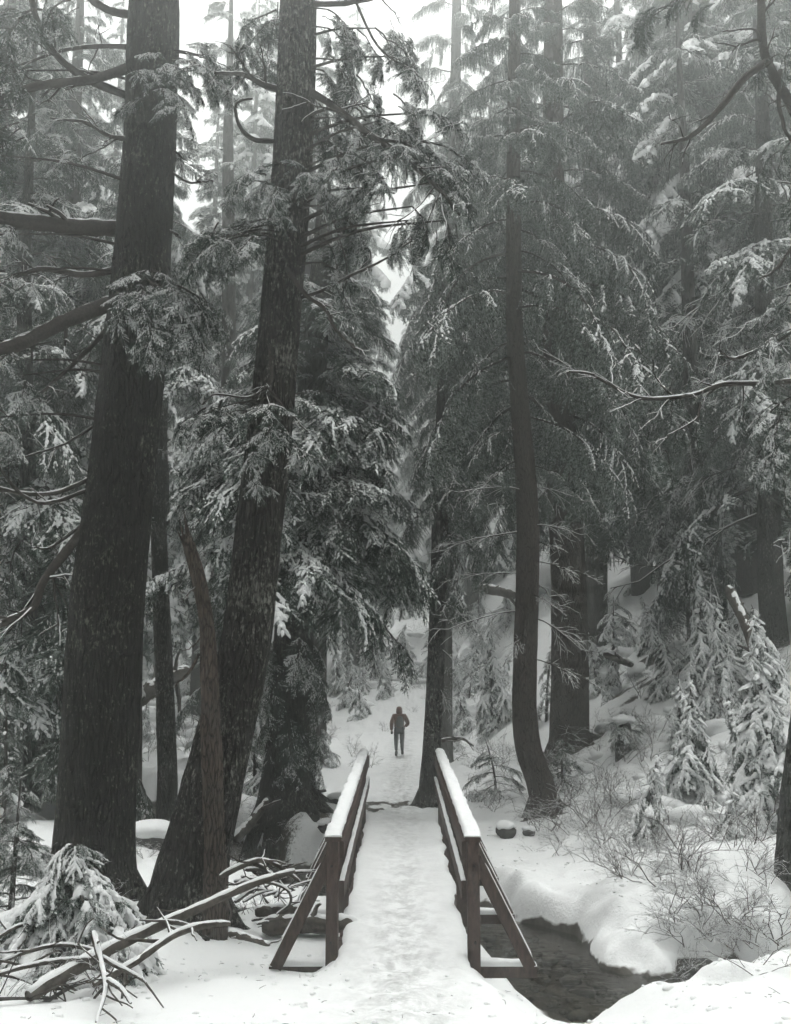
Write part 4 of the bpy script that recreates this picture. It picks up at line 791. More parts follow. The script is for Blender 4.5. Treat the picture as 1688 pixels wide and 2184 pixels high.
TP, atP = tree('conifer_tree', 'thin snow-flecked trunk seen between the two big left trees', [(357, 1670, 42), (353, 1500, 39), (345, 1300, 36), (338, 1100, 34), (332, 900, 28), (326, 600, 22)], 20.5, M['bark_b'], ztop=15, rings=120, sides=28, seed=61, flare=0.15)
limb(TP, [(349, 1120, 20.5), (351, 1050, 20.45), (349, 950, 20.4), (350, 860, 20.4), (352, 700, 20.4)], 0.13, 0.06, 3, 0.4, 62, 'bark_b', 'fork', 0.5)
crown(TP, atP, zpx(1330, 20.5), zpx(850, 20.5), 10, 'twig', lambda u: 1.2, (0.0, -0.4), 19)
crown(TP, atP, zpx(620, 20.5), 15, 20, 'weepl', lambda u: 2.2*(1-u)+0.5, (0.0, -0.5), 20)
TQ, atQ = tree('conifer_tree', 'grey trunk half hidden behind the massive left trunk', [(278, 1680, 50), (281, 1400, 46), (290, 1100, 42), (300, 700, 36)], 19.0, M['bark_mid'], ztop=18, rings=90, sides=28, seed=65, flare=0.2)
crown(TQ, atQ, zpx(800, 19), 17, 40, 'weep', lambda u: 2.2*(1-u)+0.5, (0.0, -0.5), 21, kinds=['hem', 'weep'])
TL, atL = tree('hemlock_tree', 'dark hemlock with hanging sprays at the left edge behind the massive trunk', [(70, 1650, 40), (66, 1400, 36), (60, 1000, 32), (52, 600, 28)], 17.5, M['bark_dark'], ztop=17, rings=90, sides=26, seed=68)
crown(TL, atL, zpx(1560, 17.5), 16, 110, 'hem', lambda u: 2.2*(1-u)**0.6+0.5, (0.0, -0.6), 22, kinds=['hem', 'dark', 'hem', 'weep'])
TN, atN = tree('snowy_hemlock_tree', 'snow-laden hemlock glimpsed left of the massive trunk in upper left', [(150, 1640, 46), (152, 1200, 42), (155, 800, 38), (158, 300, 30)], 24.0, M['bark_mid'], ztop=26, rings=90, sides=26, seed=70)
crown(TN, atN, zpx(1300, 24), 22.5, 105, 'load', lambda u: 3.0*(1-u)**0.6+0.5, (0.0, -0.5), 23, kinds=['weepl', 'hem', 'weepl'])
TS, atS2 = tree('hemlock_tree', 'shadowy trunk with hanging sprays between snag and slim forked trunk', [(492, 1560, 40), (492, 1200, 38), (490, 900, 34), (488, 600, 28), (487, 300, 22)], 26.0, M['bark_mid'], ztop=26, rings=90, sides=26, seed=72)
crown(TS, atS2, zpx(1540, 26), 24, 68, 'hem', lambda u: 1.6-0.8*u, (-0.1, -0.6), 24, kinds=['hem', 'weep', 'hem'])
TT, atT = tree('conifer_tree', 'pale fog-softened trunk directly behind the leaning trunk', [(668, 1500, 60), (664, 1100, 54), (660, 800, 48), (655, 400, 40), (650, 0, 32)], 29.0, M['bark_mid'], ztop=31, rings=90, sides=26, seed=74)
crown(TT, atT, zpx(850, 29), 26.5, 34, 'weep', lambda u: 3.0*(1-u)**0.6+0.6, (0.0, -0.5), 25, kinds=['weep', 'hem', 'weepl'])

# ------------------------------------------------------------------ snow-laden saplings
def clump_mesh(seed):
    """a lumpy cushion of snow: one body with shoulders sliding down its outer side"""
    r_ = np.random.default_rng(seed); gg = Geo()
    V, fs = blob(rg, 16, 11, (1, 0.7, 0.42), 0.5, seed, 2.3); gg.add(V, fs)
    for k in range(6):
        c = r_.uniform(-1, 1, 3)*np.array([0.9, 0.6, 0.1]); q_ = r_.uniform(0.28, 0.5); V, fs = blob(rg, 9, 7, (q_*1.2, q_, q_*0.7), 0.4, seed+k+60, 2.0); gg.add(V + c - np.array([0, 0, 0.12*abs(c[0])]), fs)
    return gg.mesh('snow_clump', [M['snow']])
CL = [clump_mesh(200+k) for k in range(5)]
def sapling(px, py, hpx, wpx, label, Y=None, n=34, seed=1, lean=0.0, kinds=('load', 'load', 'weepl'), clumps=10, pitch=(-0.35, -1.0), group='snow-laden saplings', name='sapling', cat='sapling'):
    rng = random.Random(seed*7+1); b = G(px, py) if Y is None else W(px, py, Y); b[2] = ground(b[0], b[1]) if Y is not None else b[2]
    lean = lean or rng.uniform(-0.22, 0.22); h = hpx*mpp(b)*1.0; rad = wpx/2*mpp(b); t = thing(name, label, cat, b, group)
    pth = spline([(0, 0, -0.15), (lean*0.2*h, 0, h*0.4), (lean*h*0.6, 0, h*0.75), (lean*h, 0, h)], 20); gg = Geo(); V, fs = tube(pth, np.linspace(0.018+h*0.012, 0.006, 20), 8); gg.add(V, fs); link('stem', gg.mesh('stem', [M['wood']]), t)
    az = rng.uniform(0, 6)
    n = int(n*0.85)
    for k in range(n):
        u = (k+rng.random())/n; u = 0.06 + 0.92*u; p = np.array([np.interp(u*h, pth[:, 2], pth[:, c]) for c in range(3)]); az += 2.4 + rng.uniform(-0.4, 0.4)
        L = (rad*1.2*(1-u)**0.7 + 0.10*rad + 0.05)*rng.choice((0.5, 0.8, 1.0, 1.15, 1.35))
        bough(t, rng.choice(kinds), p + b, az, L, pitch[0]+(pitch[1]-pitch[0])*u**1.5+rng.uniform(-0.15, 0.15), rng.uniform(-0.2, 0.2), rng)
    for k in range(int(clumps*1.7)):
        u = rng.uniform(0.15, 1.0)**0.8; a = rng.uniform(math.pi*0.9, math.pi*2.1) if k % 3 else rng.uniform(0, 6.28); p = np.array([np.interp(u*h, pth[:, 2], pth[:, c]) for c in range(3)])
        rr = rad*0.85*(1-u)**0.8*rng.uniform(0.5, 1.0); s = (0.03 + 0.075*rad*(1.1-u))*rng.uniform(0.6, 1.3)
        o = link('snow', CL[rng.randrange(5)], t, (p[0]+math.cos(a)*rr, p[1]+math.sin(a)*rr, p[2]-rr*0.55+s*0.3)); o.rotation_euler = (rng.uniform(-0.3, 0.3), rng.uniform(0.3, 0.9), a); o.scale = (s*1.7, s, s*0.9)
    return t
sapling(1480, 1710, 255, 175, 'plump snow-draped sapling on the right bank, tallest beside the bare shrubs', seed=1, n=44, clumps=18, lean=0.03)
sapling(1378, 1790, 175, 120, 'small pointed snowy sapling just above the bare shrubs by the stream', seed=2, n=34, clumps=9)
sapling(1640, 1620, 440, 220, 'tall snow-caked sapling near the right edge of the hillside', seed=3, n=64, clumps=30, Y=14.5, lean=-0.03)
sapling(1500, 1480, 290, 130, 'narrow snowy sapling high on the right slope below the hillside boulder', seed=4, n=44, clumps=14)
sapling(1555, 1500, 230, 150, 'bushy snowy sapling squeezed between the narrow one and the tall right one', seed=5, n=44, clumps=16)
sapling(1425, 1480, 180, 110, 'snow-crusted sapling on the left shoulder of the right-hand thicket', seed=6, n=34, clumps=8)
sapling(1455, 1590, 150, 120, 'low wide sapling with frosted tips behind the plump right-bank one', seed=7, n=34, clumps=6)
sapling(1275, 1470, 150, 60, 'thin white-coated sapling touching the thick cedar trunk', seed=8, n=26, clumps=7)
sapling(1050, 1560, 250, 120, 'broad snowy sapling left of the curved cedar, above the path', seed=9, n=44, clumps=16)
sapling(985, 1540, 90, 80, 'little drooping sapling bent under snow right of the slim trunk', seed=10, n=24, clumps=6)
sapling(1165, 1540, 200, 60, 'slim dark sapling standing between the two cedar trunks', seed=11, n=30, clumps=3, kinds=('load', 'near'))
sapling(770, 1530, 90, 70, 'snowy sapling on the bank left of the walker', seed=12, n=24, clumps=7)
sapling(822, 1490, 110, 60, 'snowy sapling right behind the walker on the rising path edge', seed=13, n=24, clumps=8)
sapling(720, 1480, 120, 80, 'frosted sapling half under the dense hemlock skirt', seed=14, n=26, clumps=6)
sapling(790, 1420, 80, 60, 'distant white sapling up the slope above the walker', seed=15, n=20, clumps=5)
sapling(985, 1330, 110, 70, 'distant white sapling on the slope behind the slim trunk', seed=16, n=22, clumps=6)
sapling(1370, 1250, 110, 70, 'distant snowy sapling on the crest of the right hillside', seed=17, n=24, clumps=7)
sapling(310, 1490, 130, 80, 'pale snowy sapling in the gap between massive and forked trunks', seed=18, n=24, clumps=7)
sapling(150, 1990, 265, 440, 'large drooping frosted sapling at the foot of the massive left trunk', seed=19, n=60, clumps=0, kinds=('near', 'weepl', 'load', 'load'), pitch=(0.0, -0.45), Y=8.6)
sapling(30, 1850, 330, 180, 'scraggly half-bare sapling at the left edge behind the drooping one', seed=20, n=44, clumps=0, kinds=('twig', 'near', 'dark', 'twig'), pitch=(0.1, -0.4), Y=9.2)
sapling(20, 1600, 380, 130, 'dark snow-dusted young hemlock at the left edge beside hanging limbs', seed=21, n=50, clumps=3, kinds=('near', 'dark'), pitch=(-0.1, -0.6), Y=13.0)
sapling(1310, 1400, 130, 130, 'frosted bush-like sapling in front of the dark hillside roots', seed=22, n=34, clumps=3, kinds=('near', 'load', 'twig'), pitch=(-0.1, -0.5))
sapling(380, 1760, 100, 70, 'tiny frosted sapling behind the leaning trunk base', seed=23, n=22, clumps=0, kinds=('near', 'load'))
sapling(545, 1690, 230, 110, 'frosted young hemlock left of the dense dark one', seed=24, n=36, clumps=2, kinds=('near', 'dark', 'load'), pitch=(-0.3, -0.8))
sapling(690, 1630, 150, 70, 'weeping frosted sapling beside the dense hemlock trunk', seed=25, n=30, clumps=2, kinds=('near', 'load'), pitch=(-0.4, -0.9))
sapling(1590, 1420, 150, 120, 'snow-covered sapling beneath the hillside boulder', seed=26, n=34, clumps=10)
sapling(1060, 1700, 120, 110, 'frosted low cedar seedling beside the far right handrail', seed=27, n=30, clumps=0, kinds=('near', 'twig'), pitch=(-0.1, -0.5))
sapling(1200, 1680, 110, 130, 'frosted seedling at the foot of the curved cedar', seed=28, n=30, clumps=1, kinds=('near', 'twig', 'near'), pitch=(-0.1, -0.6))
sapling(905, 1690, 36, 50, 'tiny snow-dusted seedling at the path edge by the slim trunk', seed=29, n=14, clumps=2)

sapling(325, 1455, 120, 90, 'pale snow-mantled sapling higher in the gap left of the forked trunk', seed=30, n=26, clumps=8)
sapling(400, 1490, 130, 90, 'pale sapling right of the forked trunk in the left gap', seed=31, n=26, clumps=7)
sapling(305, 1575, 90, 70, 'small frosted sapling low in the gap beside the half-hidden grey trunk', seed=32, n=22, clumps=4, kinds=('near', 'load'))
sapling(870, 1440, 100, 80, 'white sapling where the path bends uphill beyond the walker', seed=33, n=24, clumps=8)
sapling(750, 1450, 110, 80, 'white sapling up the slope left of the walker under the hemlock', seed=34, n=24, clumps=7)
sapling(1010, 1440, 110, 90, 'white drooping sapling on the slope between slim trunk and curved cedar', seed=35, n=26, clumps=8)

sapling(1590, 1650, 150, 100, 'snow-weighted sapling between plump and tall ones on the right bank', seed=40, n=30, clumps=10)
sapling(1425, 1700, 110, 80, 'small sagging sapling left of the plump right-bank one', seed=41, n=26, clumps=7)
sapling(1555, 1790, 100, 100, 'squat snow-covered sapling among the bare shrubs at right', seed=42, n=26, clumps=8)
sapling(1300, 1490, 110, 80, 'frosted sapling beside the foot of the thick cedar', seed=43, n=26, clumps=6)
sapling(1395, 1385, 120, 80, 'snowy sapling halfway up the right hillside', seed=44, n=26, clumps=8)
sapling(1655, 1480, 190, 120, 'snow-caked sapling behind the tall one at the right edge', seed=45, n=36, clumps=12)
tk = random.Random(5)
for k, (px, py, hp, wp) in enumerate([(770, 1480, 70, 70), (800, 1450, 80, 70), (735, 1510, 80, 80), (900, 1450, 80, 70), (960, 1480, 90, 90), (1000, 1490, 80, 90), (1030, 1400, 90, 80), (960, 1400, 90, 80), (840, 1400, 70, 70), (920, 1380, 80, 70), (1060, 1480, 90, 80), (1000, 1560, 70, 90), (970, 1600, 60, 80), (780, 1400, 80, 70), (1080, 1340, 90, 80), (1020, 1330, 80, 70)]):
    sapling(px, py, hp, wp, 'young conifer bent under snow in the thicket behind the walker', seed=60+k, n=22, clumps=7, lean=tk.uniform(-0.45, 0.45), kinds=('load', 'weepl', 'load', 'twig'), group='snowy thicket behind the walker')

# snow-capped stump with sprouts
b = G(1330, 1610); ST = thing('tree_stump', 'rotten stump crowned with snow and green sprouts on the right slope', 'stump', b)
hst = 70*mpp(b); me, P_, R_ = trunk_mesh(np.array([(0, 0, -0.2), (0, 0, hst*0.4), (0.03, 0, hst*0.75), (0.03, 0, hst)]), [0.17, 0.16, 0.15, 0.12], 40, 24, M['bark_dark'], 83, 0.08); link('stump_wood', me, ST)
for k in range(30): bough(ST, 'load' if k % 2 else 'near', b + np.array([0.03, 0, hst*rnd.uniform(0.45, 1.0)]), k*2.4, rnd.uniform(0.25, 0.45), rnd.uniform(-0.6, 0.1))
o = link('snow', CL[2], ST, (0.03, 0, hst+0.02)); o.scale = (0.24, 0.26, 0.22)

# ------------------------------------------------------------------ bare shrubs
def shrub_geo(seed, h=1.0, stems=9, snow=0.55, spread=0.9, levels=3):
    rng = np.random.default_rng(seed); gg = Geo()
    def br(p, d, l, r, lev):
        n = 6 if lev > 0 else 4; t = np.linspace(0, 1, n); Pp = p + d*(l*t)[:, None] + np.cumsum(rng.normal(0, 0.05, (n, 3)), 0)*l*t[:, None]; Pp[:, 2] -= 0.18*l*t*t
        R = np.linspace(r, r*0.45, n); V, fs = tube(Pp, R, 4 if lev > 1 else 3, cap=False); gg.add(V, fs, 0)
        if rng.random() < snow and abs(d[2]) < 0.85: V, fs = tube(Pp + np.array([0, 0, 1])*(R*0.8)[:, None], R*0.8+0.001, 3, cap=False); gg.add(V, fs, 1)
        if lev > 0:
            for k in range(rng.integers(3, 6)):
                ti = rng.uniform(0.25, 1); bb = np.array([np.interp(ti, t, Pp[:, c]) for c in range(3)]); nd = unit(d + rng.normal(0, 0.55, 3) + np.array([0, 0, 0.1])); br(bb, nd, l*rng.uniform(0.35, 0.7), r*0.55, lev-1)
    for k in range(stems):
        a = rng.uniform(0, 6.28); e = rng.uniform(0.4, 1.3)*spread; br(np.array([rng.normal(0, 0.06), rng.normal(0, 0.06), -0.05]), unit(np.array([math.cos(a)*e, math.sin(a)*e, 1.0])), h*rng.uniform(0.5, 0.8), 0.0075*h**0.5, levels)
    return gg
SH = [shrub_geo(300+k, 1.0, 5, (0.75, 0.35, 0.6, 0.8)[k], (0.9, 1.2, 0.8, 1.1)[k]).mesh('shrub_twigs', [M['twig'], M['snow']]) for k in range(4)]
def shrub(px, py, s, label, seed, group='bare shrubs on the right bank', Y=None):
    p = G(px, py); r = random.Random(seed); o = link('bare_shrub', SH[seed % 4], None, p, label, 'shrub', group); o.rotation_euler = (0, 0, r.uniform(0, 6.28)); o.scale = (s*r.uniform(0.9, 1.2), s*r.uniform(0.9, 1.2), s*r.uniform(0.75, 1.0)); return o
T_ = 'bare snow-dusted shrub '
for k, (px, py, s, lab) in enumerate([
    (1330, 1870, 1.0, 'at the left end of the shrub belt above the snow bank'), (1400, 1880, 1.1, 'directly below the small pointed sapling'), (1480, 1860, 1.1, 'beneath the plump snow-draped sapling'),
    (1560, 1960, 1.2, 'spreading from the bank right of centre'), (1650, 2000, 1.1, 'at the right edge above the narrow channel'), (1620, 1800, 1.0, 'left of the cut-off right trunk'),
    (1560, 1780, 0.9, 'between plump sapling and cut-off trunk'), (1460, 2010, 0.9, 'leaning over the pool from the far bank'), (1280, 1800, 0.9, 'right of the curved cedar base'),
    (1220, 1780, 0.8, 'in front of the curved cedar base'), (1130, 1760, 0.7, 'left of the curved cedar base near the rail'), (1050, 1730, 0.7, 'touching the far right handrail'),
    (1300, 1560, 0.9, 'right of the thick cedar foot'), (1380, 1620, 0.9, 'between stump and plump sapling'), (1180, 1640, 0.8, 'in front of the thick cedar foot'),
    (1010, 1640, 0.7, 'behind the right handrail end'), (1440, 2090, 0.55, 'thin one sticking out of the near bank at the channel'), (1600, 2070, 0.6, 'thin one by the right channel mouth'),
    (1670, 1720, 1.0, 'behind the cut-off right trunk'), (1250, 1690, 0.9, 'midway between curved cedar and stump'), (1340, 1720, 0.9, 'left of the small pointed sapling')]):
    shrub(px, py, s, T_ + lab, k)
for k, (px, py, s, lab) in enumerate([(590, 1800, 0.7, 'on the snow left of the bridge'), (540, 1830, 0.6, 'beside the snag base'), (500, 1740, 0.8, 'behind the leaning trunk'), (60, 2060, 0.8, 'at lower left beneath the frosted sapling'),
    (620, 1760, 0.45, 'upright one below the dense hemlock'), (820, 1560, 0.6, 'left of the walker'), (760, 1600, 0.6, 'by the far left handrail end'), (310, 1830, 0.6, 'between the two big left trunks'), (880, 1520, 0.5, 'right of the walker'), (30, 1950, 0.9, 'at the left edge below the scraggly sapling')]):
    shrub(px, py, s, T_ + lab, k+40, 'bare shrubs left of the path')

BRU = [shrub_geo(340+k, 1.0, 4, (0.9, 0.75, 0.95, 0.6)[k], (1.1, 0.9, 1.3, 1.0)[k], 2) for k in range(4)]
bg_ = Geo(); br_ = random.Random(17)
for (x0, x1, y0, y1, nb, s0, s1) in [(990, 1120, 1600, 1740, 14, 0.5, 0.9), (1180, 1400, 1540, 1800, 34, 0.7, 1.2), (1300, 1680, 1780, 1900, 26, 0.6, 1.1), (1400, 1690, 1900, 2030, 14, 0.5, 1.0), (740, 1090, 1300, 1490, 40, 0.9, 1.8), (945, 1100, 1470, 1640, 24, 0.6, 1.1), (1280, 1680, 1280, 1500, 26, 0.8, 1.4), (690, 800, 1500, 1640, 12, 0.6, 1.0), (290, 430, 1450, 1640, 14, 0.8, 1.3), (490, 620, 1720, 1790, 8, 0.5, 0.8), (-10, 270, 1900, 2130, 26, 0.35, 0.7), (1120, 1400, 1690, 1840, 22, 0.5, 0.9), (1470, 1690, 1520, 1720, 20, 0.6, 1.1), (480, 640, 1840, 1960, 8, 0.35, 0.6)]:
    for k in range(nb):
        p = G(br_.uniform(x0, x1), br_.uniform(y0, y1)); sc_b = br_.uniform(s0, s1)
        if abs(p[0]-path_x(p[1])) < 0.9 and p[1] < 36: continue
        bg_.merge(BRU[br_.randrange(4)], Matrix.Translation(p) @ Matrix.Rotation(br_.uniform(0, 6.28), 4, 'Z') @ Matrix.Diagonal((sc_b, sc_b, sc_b*br_.uniform(0.6, 0.95), 1)))
link('snowy_brush', bg_.mesh('snowy_brush', [M['twig'], M['snow']]), kind='stuff', label='tangle of thin snow-coated brush covering the slopes and the right bank')

# ------------------------------------------------------------------ logs and debris
def log_thing(name, label, pts, r0, r1, seed, snow=0.9, stubs=5, cat='log', group=None, matl='log', tl=0.5, ends=None):
    """pts in photograph pixels plus distance, or world points when ends given"""
    P = np.array([W(*p) for p in pts]); base = P[len(P)//2].copy(); t = thing(name, label, cat, base, group); n = 40
    Q = spline(P-base, n); rng = np.random.default_rng(seed); R = np.linspace(r0, r1, n)*np.clip(np.minimum(np.arange(n)+1.5, n-np.arange(n)+0.5)/4.0, 0.3, 1)**0.5
    V, fs = tube(Q, R, 20); V3 = V.reshape(n, 20, 3); V3 = Q[:, None] + (V3-Q[:, None])*(1+0.10*fbm(np.concatenate([np.repeat((np.arange(n)*0.3)[:, None, None], 20, 1), np.repeat(np.stack([np.cos(np.arange(20)/20*6.283), np.sin(np.arange(20)/20*6.283)], 1)[None], n, 0)], 2)*1.5, seed, 3))[:, :, None]
    gg = Geo(); gg.add(V3.reshape(-1, 3), fs); link('log_wood', gg.mesh('log_wood', [M[matl]]), t)
    if snow:
        gg = Geo(); V, fs = tube(Q + np.array([0, 0, 1])*(R*0.52)[:, None], R*0.66*(0.92+0.10*fbm(np.c_[np.arange(n)*0.35, np.zeros(n), np.full(n, seed)], seed, 2)) + 0.004, 14); V = V + np.array([0, 0, 1])*(R.mean()*0.22*fbm(V*np.array([7, 7, 7.0]), seed+3, 2))[:, None]; gg.add(V, fs); link('snow', gg.mesh('log_snow', [M['snow']]), t)
    for k in range(stubs):
        ti = rng.uniform(0.1, 1.0); b = np.array([np.interp(ti, np.linspace(0, 1, n), Q[:, c]) for c in range(3)]); d = unit(rng.normal(0, 1, 3)*np.array([1, 0.7, 0.7])); l = tl*rng.uniform(0.4, 1.3); m = 10; u = np.linspace(0, 1, m)
        S = spline(b + d*(l*np.linspace(0, 1, 5))[:, None] + np.cumsum(rng.normal(0, 0.07, (5, 3)), 0)*l*np.linspace(0, 1, 5)[:, None], m); rr = np.linspace(r1*0.5, r1*0.12, m)+0.003; gg = Geo(); V, fs = tube(S, rr, 6); gg.add(V, fs, 0); V, fs = tube(S + np.array([0, 0, 1])*(rr*0.6)[:, None], rr*0.65, 6)
        if rng.random() < 0.6: gg.add(V, fs, 1)
        link('limb', gg.mesh('log_limb', [M[matl], M['snow']]), t)
    return t
log_thing('fallen_log', 'long fallen log slanting from lower left to the bridge with snow on top', [(60, 2125, 7.3), (170, 2060, 7.7), (260, 2010, 8.1), (360, 1965, 8.5), (450, 1925, 8.8), (540, 1885, 9.1), (628, 1858, 9.4)], 0.062, 0.030, 401, 0.9, 6)
log_thing('fallen_branch', 'bent snow-topped branch forking up behind the long log', [(470, 1870, 9.6), (520, 1845, 9.6), (560, 1835, 9.6), (600, 1850, 9.6), (640, 1880, 9.7)], 0.032, 0.018, 402, 1, 5, 'branch', tl=0.25)
log_thing('fallen_log', 'snow-topped log under the bridge approach on the left', [(560, 1975, 10.2), (640, 1970, 10.2), (700, 1972, 10.2), (760, 1975, 10.2)], 0.10, 0.09, 403, 1, 2, tl=0.25)
log_thing('fallen_log', 'short log lying against the left outrigger', [(545, 1945, 10.6), (600, 1940, 10.6), (660, 1938, 10.6)], 0.06, 0.05, 404, 1, 3, tl=0.25)
log_thing('fallen_log', 'thin log among debris right of the snag foot', [(490, 1990, 8.9), (530, 2000, 8.8), (575, 2015, 8.6)], 0.04, 0.02, 405, 0.8, 3, tl=0.15)
log_thing('fallen_log', 'dark branch lying below the long log', [(200, 2100, 7.4), (290, 2050, 7.7), (370, 1995, 8.2), (430, 1975, 8.4), (490, 1970, 8.6)], 0.03, 0.03, 406, 0.5, 7, tl=0.4)
log_thing('fallen_branch', 'grey branch reaching left from the log pile corner', [(195, 2045, 7.7), (120, 2050, 7.6), (60, 2060, 7.5), (-30, 2085, 7.3)], 0.022, 0.016, 407, 0.8, 6, 'branch', tl=0.4)
log_thing('fallen_branch', 'upper grey branch curving left under the frosted sapling', [(200, 2025, 7.9), (130, 2015, 7.8), (60, 2030, 7.7), (-20, 2060, 7.6)], 0.018, 0.012, 408, 0.8, 6, 'branch', tl=0.4)
log_thing('fallen_branch', 'forked root pointing down towards the viewer at lower left', [(200, 1990, 7.6), (215, 2050, 7.3), (225, 2110, 7.0), (205, 2180, 6.7)], 0.03, 0.010, 409, 0.7, 9, 'branch', tl=0.4)
log_thing('fallen_branch', 'stubby root leaning right from the lower left pile', [(215, 2040, 7.4), (250, 2060, 7.3), (290, 2080, 7.2), (312, 2095, 7.2)], 0.02, 0.012, 410, 0.8, 2, 'branch', tl=0.2)
log_thing('fallen_branch', 'thick stick at bottom left pointing to the corner', [(230, 2090, 7.0), (260, 2110, 6.9), (280, 2140, 6.8)], 0.022, 0.012, 411, 0.6, 2, 'branch', tl=0.2)
log_thing('fallen_branch', 'snowy stick at the left edge in the lower debris', [(-20, 2010, 8.2), (40, 1975, 8.3), (110, 1960, 8.4)], 0.02, 0.012, 412, 0.8, 5, 'branch')
log_thing('fallen_branch', 'bowed snowy branch above the creek left of the bridge', [(500, 1880, 10.3), (560, 1880, 10.2), (610, 1895, 10.1), (620, 1925, 10.1), (590, 1950, 10.1)], 0.02, 0.012, 413, 1, 5, 'branch', tl=0.25)
log_thing('fallen_log', 'snow-covered log slanting up the slope behind the forked trunk', [(290, 1495, 27), (340, 1460, 28), (400, 1430, 30)], 0.25, 0.2, 414, 1.0, 7, tl=1.4)
log_thing('fallen_log', 'white log leaning against the dense hemlock base', [(500, 1790, 16.4), (535, 1755, 16.7), (570, 1708, 17.0)], 0.10, 0.07, 415, 1, 2)
log_thing('fallen_log', 'snow-covered log on the slope right of the slim trunk', [(1020, 1255, 34), (1070, 1262, 33), (1100, 1272, 33)], 0.18, 0.15, 416, 1, 3, tl=0.9)
log_thing('fallen_log', 'short snowy log behind the thick cedar trunk', [(1290, 1395, 24), (1330, 1410, 23.6), (1350, 1418, 23.4)], 0.10, 0.08, 417, 1, 2, tl=0.5)
log_thing('fallen_branch', 'snowy branch crossing the slope beside the slim trunk', [(940, 1580, 22), (985, 1575, 21.5), (1010, 1590, 21)], 0.05, 0.03, 418, 1, 4, 'branch', tl=0.4)
log_thing('fallen_log', 'dark rotten log slanting down from the hillside boulder', [(1555, 1255, 19.5), (1590, 1330, 18.6), (1610, 1395, 18.0)], 0.12, 0.09, 419, 0.4, 3, tl=0.4)

sr = random.Random(31)
for k in range(16):
    x0, y0 = sr.uniform(-10, 270), sr.uniform(1990, 2150); a = sr.uniform(-0.5, 0.35); l = sr.uniform(70, 200); p0 = G(x0, y0)[1]; yy_ = lambda u: min(9.5, max(6.3, p0 + 0.25*u - 0.12))
    log_thing('fallen_stick', 'thin dead stick tangled in the lower left debris pile', [(x0 - math.cos(a)*l*0.5, y0 + math.sin(a)*l*0.5 - 6, yy_(-1)), (x0, y0 - sr.uniform(6, 26), yy_(0)), (x0 + math.cos(a)*l*0.5, y0 - math.sin(a)*l*0.5 - 6, yy_(1))], sr.uniform(0.010, 0.022), 0.006, 430+k, 0.7 if k % 2 else 0, 3, 'stick', 'dead sticks at lower left', 'wood', tl=0.35)
for k in range(12):
    x0, y0 = sr.uniform(490, 660), sr.uniform(1860, 1985); a = sr.uniform(-0.6, 0.6); l = sr.uniform(40, 120); p0 = 10.6 + sr.uniform(-0.5, 0.6)
    log_thing('fallen_stick', 'thin snowy stick in the log jam left of the bridge', [(x0 - math.cos(a)*l*0.5, y0 + math.sin(a)*l*0.5, p0-0.2), (x0, y0 - sr.uniform(0, 20), p0), (x0 + math.cos(a)*l*0.5, y0 - math.sin(a)*l*0.5, p0+0.2)], sr.uniform(0.012, 0.03), 0.008, 460+k, 0.8, 3, 'stick', 'sticks in the log jam', 'wood', tl=0.3)

lt = np.random.default_rng(77); gl_ = Geo()
sx_, sy_ = lt.uniform(-3.2, 4.5, 4000), lt.uniform(4.8, 17, 4000); sz_, sd_ = ground_full(sx_, sy_)
ok_ = (sd_ > 0.35) & ~((np.abs(sx_-0.08) < 0.7) & (sy_ > 9)); pool_ = iter(np.stack([sx_, sy_, sz_], 1)[ok_])
def scatter(): return next(pool_)
for k in range(420):
    p = scatter(); a = lt.uniform(0, 6.28); l = lt.uniform(0.015, 0.07)*(2.2 if lt.random() < 0.1 else 1); d_ = np.array([math.cos(a), math.sin(a), lt.uniform(-0.1, 0.25)]); V, fs = tube([p, p + d_*l*0.5 + lt.normal(0, 0.004, 3), p + d_*l], [0.0028, 0.0022, 0.0012], 3); gl_.add(V, fs)
link('needle_litter', gl_.mesh('needle_litter', [M['twig']]), kind='stuff', label='fallen needles and bits of twig scattered on the snow')
gl_ = Geo(); bb_ = [blob(rg, 8, 6, (1, 0.9, 0.6), 0.4, 500+k, 1.5) for k in range(6)]
for k in range(700):
    p = scatter(); V, fs = bb_[k % 6]; gl_.add(V*lt.uniform(0.008, 0.035)*(1.8 if lt.random() < 0.08 else 1) + p, fs)
for k in range(190):
    a_ = k % 3; px_, py_ = (lt.uniform(740, 1090), lt.uniform(1290, 1540)) if a_ == 0 else (lt.uniform(1230, 1690), lt.uniform(1240, 1760)) if a_ == 1 else (lt.uniform(290, 440), lt.uniform(1430, 1600))
    p = G(px_, py_)
    if abs(p[0]-path_x(p[1])) < 1.1 and p[1] < 38: continue
    V, fs = blob(rg, 12, 9, (1, 0.9, 0.55), 0.45, 600+k, 1.7); gl_.add(V*lt.uniform(0.12, 0.38)*(p[1]/22)**0.5 + p, fs)
link('snow_lumps', gl_.mesh('snow_lumps', [M['snow']]), kind='stuff', label='clumps of snow dropped from branches and lumps over buried bushes')

